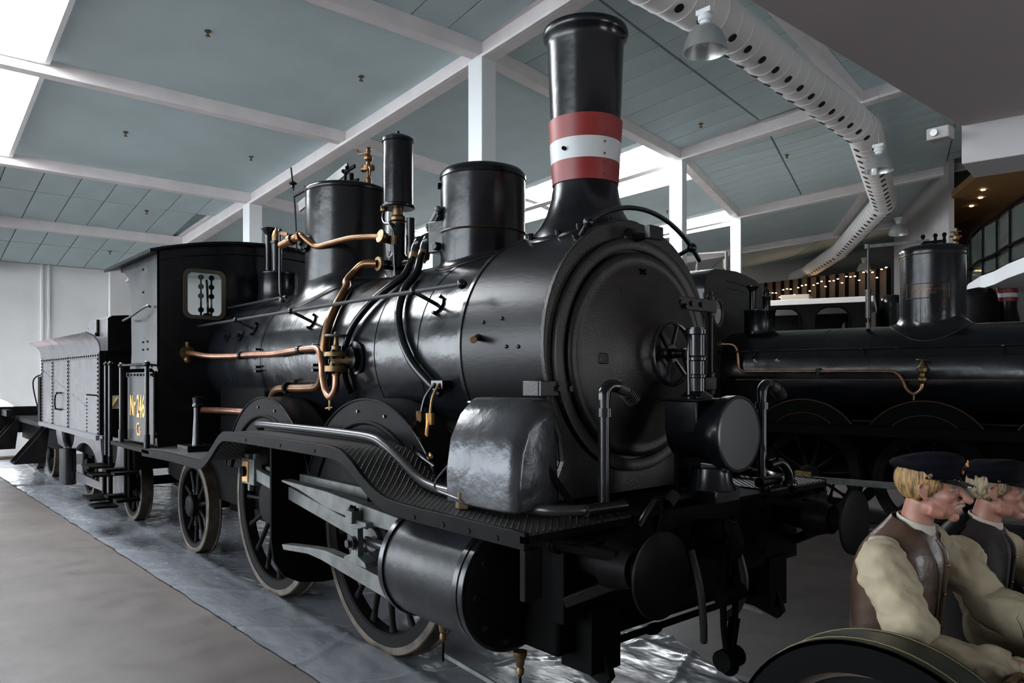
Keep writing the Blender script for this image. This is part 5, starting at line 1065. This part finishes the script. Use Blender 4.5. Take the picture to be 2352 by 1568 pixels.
m = M(); m.lathe((-.40, 0, 3.70), (0, 0, 1), [(.03, -.1), (.03, .1), (.02, .12), (.045, .16), (.02, .2), (.03, .25), (0, .3)], 14); build('brass_valve', m, brass, q3)
m = M(); m.lathe((-.20, .55, 0), (0, 0, 1), [(.34, 2.9), (.26, 3.05), (.205, 3.28), (.20, 3.42), (.205, 3.9), (.21, 3.92), (.205, 3.93), (.17, 3.93)], 40); ch3 = build('chimney', m, black, q3, smooth=40)
for z0, z1, mt in ((3.45, 3.535, red), (3.5355, 3.62, white), (3.6205, 3.71, red)):
    m = M(); m.lathe((-.20, .55, 0), (0, 0, 1), [(.2, z0), (.214, z0), (.216, z1), (.2, z1)], 40); build('chimney_band', m, mt, ch3)
m = M(); m.box(-5.0, 3.3, -1.2, 1.2, .9, 1.25); build('running_board', m, flat, q3, smooth=0)
for sg in (-1, 1):
    for x in (-3.5, -1.6, .3): wheel(q3, x, .6, sg*.72, .6, 8, .13, -sg)
# ---------------------------------------------------------------- tracks, tarpaulin, pavers
def rail(th, y, s0, s1):
    m = M(); c = [pol(th, s0, y-.035, 0), pol(th, s1, y-.035, 0), pol(th, s1, y+.035, 0), pol(th, s0, y+.035, 0)]
    m.add([(p.x, p.y, -.1) for p in c]+[(p.x, p.y, 0) for p in c], [(0, 1, 2, 3), (7, 6, 5, 4), (0, 4, 5, 1), (1, 5, 6, 2), (2, 6, 7, 3), (3, 7, 4, 0)]); return m
for th in (0, 11, 22):
    for sg in (-1, 1):
        build('rail', rail(th, sg*.755, 18.6, 44.5), railm, floor, smooth=0)
        m = M(); m.prism([tuple(pol(th, s, sg*y))[:2] for s, y in ((18.6, .675), (44.5, .675), (44.5, .718), (18.6, .718))], 'xy', -.02, -.004); build('flangeway', m, dark, floor, smooth=0)  # dark strip laid on the floor paints the shade of the groove
pm_ = M(); pm_.box(-.095, .095, -.058, .058, -.03, -.0005); pv = None
for i in range(14):
    for j in range(9):
        x = -1.7+i*.20+(j % 2)*.1; y = -.50+j*.125
        if pv is None: pv = build('paver', pm_, paver, floor, smooth=0, bevel=.004); o = pv
        else: o = pv.copy(); COL.objects.link(o); o.parent = floor
        o.location = Vector((x, y, random.uniform(-.001, .001)))-OFF['floor'] if OFF['floor'].length else (x, y, 0)
def yl(x): return -1.27-.014*(-2.3-x) if x < -2.3 else -1.27+.02*(x+2.3)
def yr(x): return 1.40 if x < -2.24 else (1.37+(x+2.24)*(-.69/1.64) if x < -.6 else .68-.25*(x+.6))
m = M(); nx, ny = 520, 70; vs = []
FOLDS = [(-2.05, .35, .014), (-2.75, -.5, .012), (-3.35, 1.0, .016), (-3.9, .2, .010), (-4.7, 1.3, .015), (-5.6, .9, .012), (-6.5, 1.5, .016), (-7.6, .6, .014), (-8.9, 1.8, .018), (-10.2, 1.2, .018), (-11.6, 2.0, .02), (-13.2, 1.0, .02), (-1.2, .5, .014), (-.5, -.3, .012)]
for i in range(nx+1):
    f = i/nx; x = -16.5+17.3*(1-(1-f)**1.6)
    for j in range(ny+1):
        g = j/ny; y = yl(x)+(yr(x)-yl(x))*g
        e = 1 if 0 < j < ny else .3
        z = .006+.018*math.exp(-((abs(y)-.755)/.045)**2)
        for fx, sl, hh in FOLDS: z += hh*math.exp(-((x-fx-sl*(y+1.0)+.05*noise.noise(Vector((y*4, fx, 0))))/.022)**2)
        q = Vector((x*1.1, y*2.3, 0)); z += .010*e*abs(noise.noise(q*1.3))+.014*e*max(0, noise.noise(Vector((x*.9+y*1.7, y*.7-x*.2, 3)))-.18)+.004*e*noise.noise(q*5)
        yy = y+(.02*noise.noise(Vector((x*3, 9, g))) if j in (0, ny) else 0)
        vs.append((x, yy, z))
m.add(vs, [(i*(ny+1)+j, (i+1)*(ny+1)+j, (i+1)*(ny+1)+j+1, i*(ny+1)+j+1) for i in range(nx) for j in range(ny)])
build('plastic_sheet', m, plastic, None, smooth=180, label='crinkled translucent plastic sheet spread on the floor under the front locomotive', category='sheet')

# ================================================================ TROLLEY with two seated waxwork men
tr = thing('rail_trolley', (.75, 0, 0), label='open rail trolley with dark green mudguards carrying the two seated men', cat='trolley')
for sg in (-1, 1):
    for xw in (.89, 2.25):
        w3 = wheel(tr, xw, .47, sg*.845, .455, 12, .08, -sg, tw=.10, rimw=.035, mt=brwn)
        a_in, a_out = sg*.76, sg*.94
        m = M(); outer = [(xw+.505*cos(radians(a)), .505+.505*sin(radians(a))) for a in range(-5, 186, 5)]; innr = [(xw+.492*cos(radians(a)), .505+.492*sin(radians(a))) for a in range(185, -6, -5)]
        m.prism(outer+innr, 'xz', a_in, a_out); mg = build('mudguard', m, green, tr, smooth=30)
        m = M(); o2 = [(xw+.505*cos(radians(a)), .505+.505*sin(radians(a))) for a in range(-5, 186, 5)]; i2 = [(xw+.40*cos(radians(a)), .505+.40*sin(radians(a))) for a in range(185, -6, -5)]
        m.prism(o2+i2, 'xz', a_out-sg*.0, a_out-sg*.012); build('mudguard_skirt', m, flat, mg, smooth=30)
        m = M(); m.tube([(xw+.507*cos(radians(a)), a_out-sg*.035, .505+.507*sin(radians(a))) for a in range(0, 181, 6)], .0025, 5, sub=1); m.tube([(xw+.507*cos(radians(a)), a_in+sg*.02, .505+.507*sin(radians(a))) for a in range(0, 181, 6)], .0025, 5, sub=1); build('pinstripe', m, pm('pinstripe', (.10, .075, .03), .5) if 'pinstripe' not in bpy.data.materials else bpy.data.materials['pinstripe'], mg)
m = M(); m.box(.25, 2.6, -.72, .72, .34, .42); m.box(.42, .50, -.6, .7, .42, 1.0) if 0 else None; build('chassis', m, flat, tr, smooth=0, bevel=.01)
m = M(); m.box(.45, .95, -.68, .70, .42, .63); build('seat_bench', m, wood, tr, bevel=.02)
m = M(); m.box(1.5, 1.54, -.62, .68, .42, .95); build('dashboard', m, green, tr, bevel=.01)
m = M(); m.tube([(1.18, -.62, .885), (1.18, .75, .885)], .014, 10, smooth=False); m.tube([(1.5, -.5, .8), (1.18, -.5, .885)], .014, 8, smooth=False); m.tube([(1.5, .6, .8), (1.18, .6, .885)], .014, 8, smooth=False); build('hand_bar', m, brass, tr)
for x in (.89, 2.25):
    m = M(); m.cyl((x, -.85, .47), (x, .85, .47), .03); build('axle', m, flat, tr)

def person(px, py, hz, turn, lab, vest, hair, moust, sleeve, yoke=None, dz=0):
    root = thing('person', (px, py, dz), label=lab, cat='person', local=True)
    H = Vector((0, 0, hz-dz)); T = Matrix.Translation(H) @ Matrix.Rotation(turn, 4, 'Z')
    zz = hz-1.447-dz                                   # vertical shift of the torso relative to the first man
    def Z(v): return v+zz
    hd = M()
    hd.ball((-.018, 0, .045), (.098, .076, .085), 24); hd.ball((.045, 0, .035), (.045, .060, .052), 20); hd.ball((.034, 0, -.02), (.056, .058, .075), 20)
    for s_ in (-1, 1):
        hd.ball((.054, s_*.038, -.024), (.028, .022, .024), 14); hd.ball((-.005, s_*.037, -.068), (.034, .020, .030), 14); hd.ball((.080, s_*.026, .024), (.013, .024, .009), 12); hd.ball((.104, s_*.012, -.042), (.011, .008, .009), 10)
        hd.tube([(.045, s_*.036, -.085), (.0, s_*.046, -.075)], .024, 10, smooth=False)
        hd.ball((-.014, s_*.078, -.008), (.016, .007, .026), 12); hd.tube([(-.006, s_*.080, -.036), (-.022, s_*.086, -.022), (-.032, s_*.089, .004), (-.022, s_*.088, .024), (-.004, s_*.084, .024), (.004, s_*.080, .008)], .0055, 8); hd.ball((-.004, s_*.079, -.034), .009, 8)
    hd.ball((.030, 0, -.078), (.054, .048, .038), 20); hd.ball((.046, 0, -.050), (.046, .047, .045), 20); hd.ball((.01, 0, -.06), (.05, .056, .05), 20); hd.ball((.074, 0, -.104), (.020, .024, .018), 14); hd.ball((.076, 0, -.064), (.020, .030, .028), 14)
    hd.tube([(.080, 0, .022), (.094, 0, -.002), (.115, 0, -.026), (.126, 0, -.038)], [.013, .0135, .014, .014], 10); hd.ball((.125, 0, -.039), .0145, 10)
    hd.ball((.094, 0, -.071), (.010, .021, .005), 10); hd.ball((.092, 0, -.082), (.010, .019, .006), 10)
    hd.xf(T)
    nk = M(); nk.tube([T @ Vector((-.025, 0, -.04)), Vector((-.045, 0, Z(1.35))), Vector((-.06, 0, Z(1.27))), Vector((-.07, 0, Z(1.18)))], [.056, .056, .062, .08], 20)
    bd = M(); bd.v = hd.v+[]; bd.f = hd.f+[]; bd.add(nk.v, nk.f)
    bd.ball((-.11, 0, Z(1.06)), (.11, .155, .18), 20); bd.ball((-.12, 0, Z(.85)), (.105, .145, .17), 20); bd.ball((-.12, 0, Z(.72)), (.12, .16, .11), 20)
    arms = {-1: [(-.10, -.18, 1.19), (.00, -.25, 1.03), (.06, -.27, .90), (.20, -.22, .885), (.345, -.15, .90)], 1: [(-.09, .18, 1.19), (.03, .25, 1.09), (.13, .27, 1.0), (.26, .22, .96), (.36, .15, .905)]}
    for s_ in (-1, 1):
        a = [(x, y, Z(z)) for x, y, z in arms[s_]]; bd.tube(a, [.046, .042, .038, .034, .026], 14); bd.ball((a[0][0], a[0][1]*.9, a[0][2]-.01), .05, 14)
        wx, wy, wz = a[-1]
        bd.ball((wx+.045, wy, wz+.004), (.045, .016 if 0 else .038, .016), 12)      # palm
        for k in range(4):                                                        # fingers curl over the bar
            fy = wy+s_*(.030-.020*k); ln = (.9, 1.0, .97, .8)[k]
            bd.tube([(wx+.075, fy, wz+.008), (wx+.075+.028*ln, fy, wz+.010), (wx+.075+.040*ln, fy, wz-.012), (wx+.075+.026*ln, fy, wz-.030)], [.0095, .009, .0085, .0075], 8)
        bd.tube([(wx+.03, wy-s_*.032, wz-.004), (wx+.06, wy-s_*.045, wz-.016), (wx+.085, wy-s_*.035, wz-.024)], [.011, .010, .008], 8)
    for s_ in (-1, 1):
        bd.tube([(-.10, s_*.09, Z(.72)), (.12, s_*.11, Z(.735)), (.33, s_*.12, Z(.72)), (.40, s_*.12, Z(.60)), (.42, s_*.12, max(.56, Z(.50)))], [.085, .080, .062, .055, .045], 16)
        bd.tube([(.42, s_*.12, .56), (.44, s_*.12, .50)], .045, 12); bd.ball((.50, s_*.12, .455), (.10, .042, .032), 14)
    body = build('body', bd, skin, root, smooth=180)
    rm = body.modifiers.new('r', 'REMESH'); rm.mode = 'VOXEL'; rm.voxel_size = .0042; rm.use_smooth_shade = True
    sm_ = body.modifiers.new('s', 'SMOOTH'); sm_.iterations = 10; sm_.factor = .5
    for s_ in (-1, 1):
        m = M(); m.ball(T @ Vector((.0725, s_*.029, .002)), .0118, 14); ey = build('eye', m, eyew, body)
        m = M(); m.ball(T @ Vector((.0810, s_*.031, .002)), .0052, 10); build('iris', m, pm('iris', (.08, .12, .16), .15) if 'iris' not in bpy.data.materials else bpy.data.materials['iris'], ey)
        m = M(); m.tube([T @ Vector((.092, s_*.012, .024)), T @ Vector((.090, s_*.030, .030)), T @ Vector((.078, s_*.046, .024))], [.004, .0055, .003], 8); m.wob(.002, 160); build('eyebrow', m, hair, body)
    # hair below the cap
    m = M(); m.ball((-.022, 0, .035), (.103, .083, .095), 40)
    keep = []
    for f in m.f:
        c = sum((Vector(m.v[i]) for i in f), Vector())/len(f)
        if c.z < .085 and not (c.x > .035 and abs(c.y) < 9) and c.z > -.048+.6*max(0, c.x+.05): keep.append(f)
    m.f = keep; m.wob(.0035, 75, (1, 1, .35)); m.xf(T); h_ = build('hair', m, hair, root, smooth=180)
    so = h_.modifiers.new('so', 'SOLIDIFY'); so.thickness = .006; so.offset = 0
    if moust:
        m = M(); m.tube([T @ Vector((.082, -.030, -.066)), T @ Vector((.098, -.016, -.058)), T @ Vector((.103, 0, -.056)), T @ Vector((.098, .016, -.058)), T @ Vector((.082, .030, -.066))], [.003, .0075, .008, .0075, .003], 10); m.wob(.0025, 150); build('moustache', m, pm('moustache_hair', (.30, .24, .16), .6) if 'moustache_hair' not in bpy.data.materials else bpy.data.materials['moustache_hair'], root)
    # cap
    def er(cx, rx, ry, z, tilt=0, n=40): return [T @ Vector((cx+rx*cos(t), ry*sin(t), z+tilt*cos(t)*rx)) for t in [2*pi*i/n for i in range(n)]]
    m = M(); m.loft([er(-.012, .098, .078, .040, -.10), er(-.012, .108, .088, .042, -.10), er(-.012, .108, .088, .072, -.02), er(-.016, .116, .095, .082, .02), er(-.019, .123, .100, .093, .04), er(-.018, .122, .099, .104, .06), er(-.014, .112, .09, .117, .07), er(-.010, .09, .07, .127, .08), er(-.005, .05, .04, .133, .07), er(-.003, .005, .004, .135, 0)]); m.wob(.012, 11); m.wob(.004, 40); cp_ = build('cap', m, navy, root, smooth=180)
    m = M(); n = 14; r0 = [T @ Vector((-.012+.106*cos(t), .086*sin(t), .034)) for t in [radians(-62+124*i/n) for i in range(n+1)]]; r1 = [T @ Vector((-.012+(.106+.048*cos(t*1.35)+.004)*cos(t), (.092)*sin(t), .034-.022*cos(t*1.35))) for t in [radians(-62+124*i/n) for i in range(n+1)]]
    up = Vector((0, 0, .004)); N_ = n+1
    m.add(r0+r1+[p+up for p in r0]+[p+up for p in r1], [(i, i+1, N_+i+1, N_+i) for i in range(n)]+[(2*N_+i, 3*N_+i, 3*N_+i+1, 2*N_+i+1) for i in range(n)]+[(N_+i, N_+i+1, 3*N_+i+1, 3*N_+i) for i in range(n)]); build('visor', m, patent, cp_, smooth=60)
    m = M(); m.tube([T @ Vector((-.012+.110*cos(t), .090*sin(t), .046-.010*cos(t))) for t in [radians(-75+150*i/14) for i in range(15)]], .0035, 6, sub=1); build('chin_strap', m, patent, cp_)
    for s_ in (-1, 1):
        m = M(); m.ball(T @ Vector((.006, s_*.0905, .048)), .0065, 12); build('button', m, brass, cp_)
    m = M(); m.ball(T @ Vector((.117, 0, .094)), (.004, .008, .008), 10); m.bar(T @ Vector((.116, -.020, .100)), T @ Vector((.120, 0, .090)), .004, .009); m.bar(T @ Vector((.116, .020, .100)), T @ Vector((.120, 0, .090)), .004, .009); m.ball(T @ Vector((.119, 0, .106)), (.003, .005, .008), 8); build('badge', m, gold, cp_)
    m = M(); m.ball(T @ Vector((.104, 0, .066)), (.004, .008, .010), 12); build('cockade', m, red, cp_)
    # clothing
    def tr_(cx, rx, ry, z, tilt=0, n=44, p=2.4):
        out = []
        for i in range(n):
            t = 2*pi*i/n; c, s_ = cos(t), sin(t); x = math.copysign(abs(c)**(2/p), c)*rx; y = math.copysign(abs(s_)**(2/p), s_)*ry
            out.append(Vector((cx+x, y, Z(z)+tilt*x)))
        return out
    m = M(); rings = [tr_(-.13, .135, .170, .64), tr_(-.135, .14, .172, .72), tr_(-.135, .142, .170, .84), tr_(-.13, .146, .176, .96), tr_(-.122, .150, .184, 1.06), tr_(-.115, .148, .190, 1.14), tr_(-.105, .135, .186, 1.20, -.12), tr_(-.092, .112, .155, 1.245, -.22), tr_(-.075, .085, .105, 1.285, -.32), tr_(-.065, .066, .070, 1.315, -.40)]
    m.loft(rings, cap=False); m.wob(.014, 8, (1, 1, .5)); m.wob(.006, 26, (1, 1, .35)); vs_ = build('vest', m, vest, root, smooth=180); so = vs_.modifiers.new('so', 'SOLIDIFY'); so.thickness = .006
    su = vs_.modifiers.new('su', 'SUBSURF'); su.levels = 1; su.render_levels = 1
    m = M(); m.tube([Vector((.030, -.03, Z(1.262))), Vector((.060, -.022, Z(1.20))), Vector((.048, -.018, Z(1.05))), Vector((.030, -.015, Z(.90))), Vector((.018, -.012, Z(.75)))], [.006, .010, .009, .009, .009], 8); build('vest_edge', m, vest, vs_)
    for z in (1.17, 1.06, .94, .82):
        m = M(); x = .062 if z > 1.1 else (.048 if z > 1 else .032); m.ball((x+.008, -.028, Z(z)), (.006, .008, .008), 10); build('button', m, bronze, vs_)
    if yoke:
        m = M(); m.loft([tr_(-.115, .153, .196, 1.13), tr_(-.105, .142, .194, 1.20, -.12), tr_(-.092, .120, .163, 1.250, -.22), tr_(-.078, .092, .112, 1.288, -.32), tr_(-.067, .070, .075, 1.318, -.40)], cap=False)
        m.f = [f for f in m.f if sum(m.v[i][0] for i in f)/4 < -.10]; m.wob(.004, 12); yk = build('shoulder_yoke', m, yoke, vs_, smooth=180)
    m = M(); m.loft([[Vector((-.055+rx*cos(t), ry*sin(t), Z(zc_)-.34*rx*cos(t))) for t in [2*pi*i/36 for i in range(36)]] for rx, ry, zc_ in ((.064, .066, 1.285), (.068, .068, 1.30), (.066, .066, 1.318), (.062, .062, 1.325), (.058, .058, 1.318))], cap=False); build('collar', m, linenw, root, smooth=60)
    for s_ in (-1, 1):
        a = [(x, y, Z(z)) for x, y, z in arms[s_]]
        sh, up1, el, fo, wr = [Vector(p) for p in a]
        pts = [sh+Vector((-.01, -s_*.03, .02)), sh+Vector((.0, s_*.01, -.005)), sh.lerp(up1, .6), up1.lerp(el, .4), el+Vector((-.01, 0, -.015)), el.lerp(fo, .55)+Vector((0, 0, -.012)), fo+Vector((.02, 0, -.008)), fo.lerp(wr, .55), fo.lerp(wr, .78), wr+Vector((-.012, 0, 0)), wr+Vector((.03, -s_*.0, .002))]
        m = M(); m.tube(pts, [.062, .084, .080, .080, .086, .086, .082, .068, .046, .036, .038], 48, sub=14); m.wob(.024, 10, (.45, 1, 1.0), off=s_*3.1); m.wob(.012, 28, (.4, 1, .8)); m.wob(.005, 60, (.4, 1, .7))
        sl = build('sleeve', m, sleeve, root, smooth=180)
    m = M()
    for s_ in (-1, 1): m.tube([(-.12, s_*.08, Z(.70)), (.10, s_*.11, Z(.725)), (.32, s_*.12, Z(.715)), (.41, s_*.12, Z(.61)), (.43, s_*.12, .52)], [.105, .10, .08, .075, .07], 20)
    build('trousers', m, dleather, root, smooth=180)
    return root
person(.84, -.31, 1.447, radians(14), 'seated man in peaked cap with moustache, brown leather vest and cream sleeves, nearer the camera', leather, hair1, True, linen)
person(.86, .40, 1.372, radians(12), 'second seated man in peaked cap and dark vest, further behind, with no moustache', dleather, hair2, False, linen, yoke=slate)
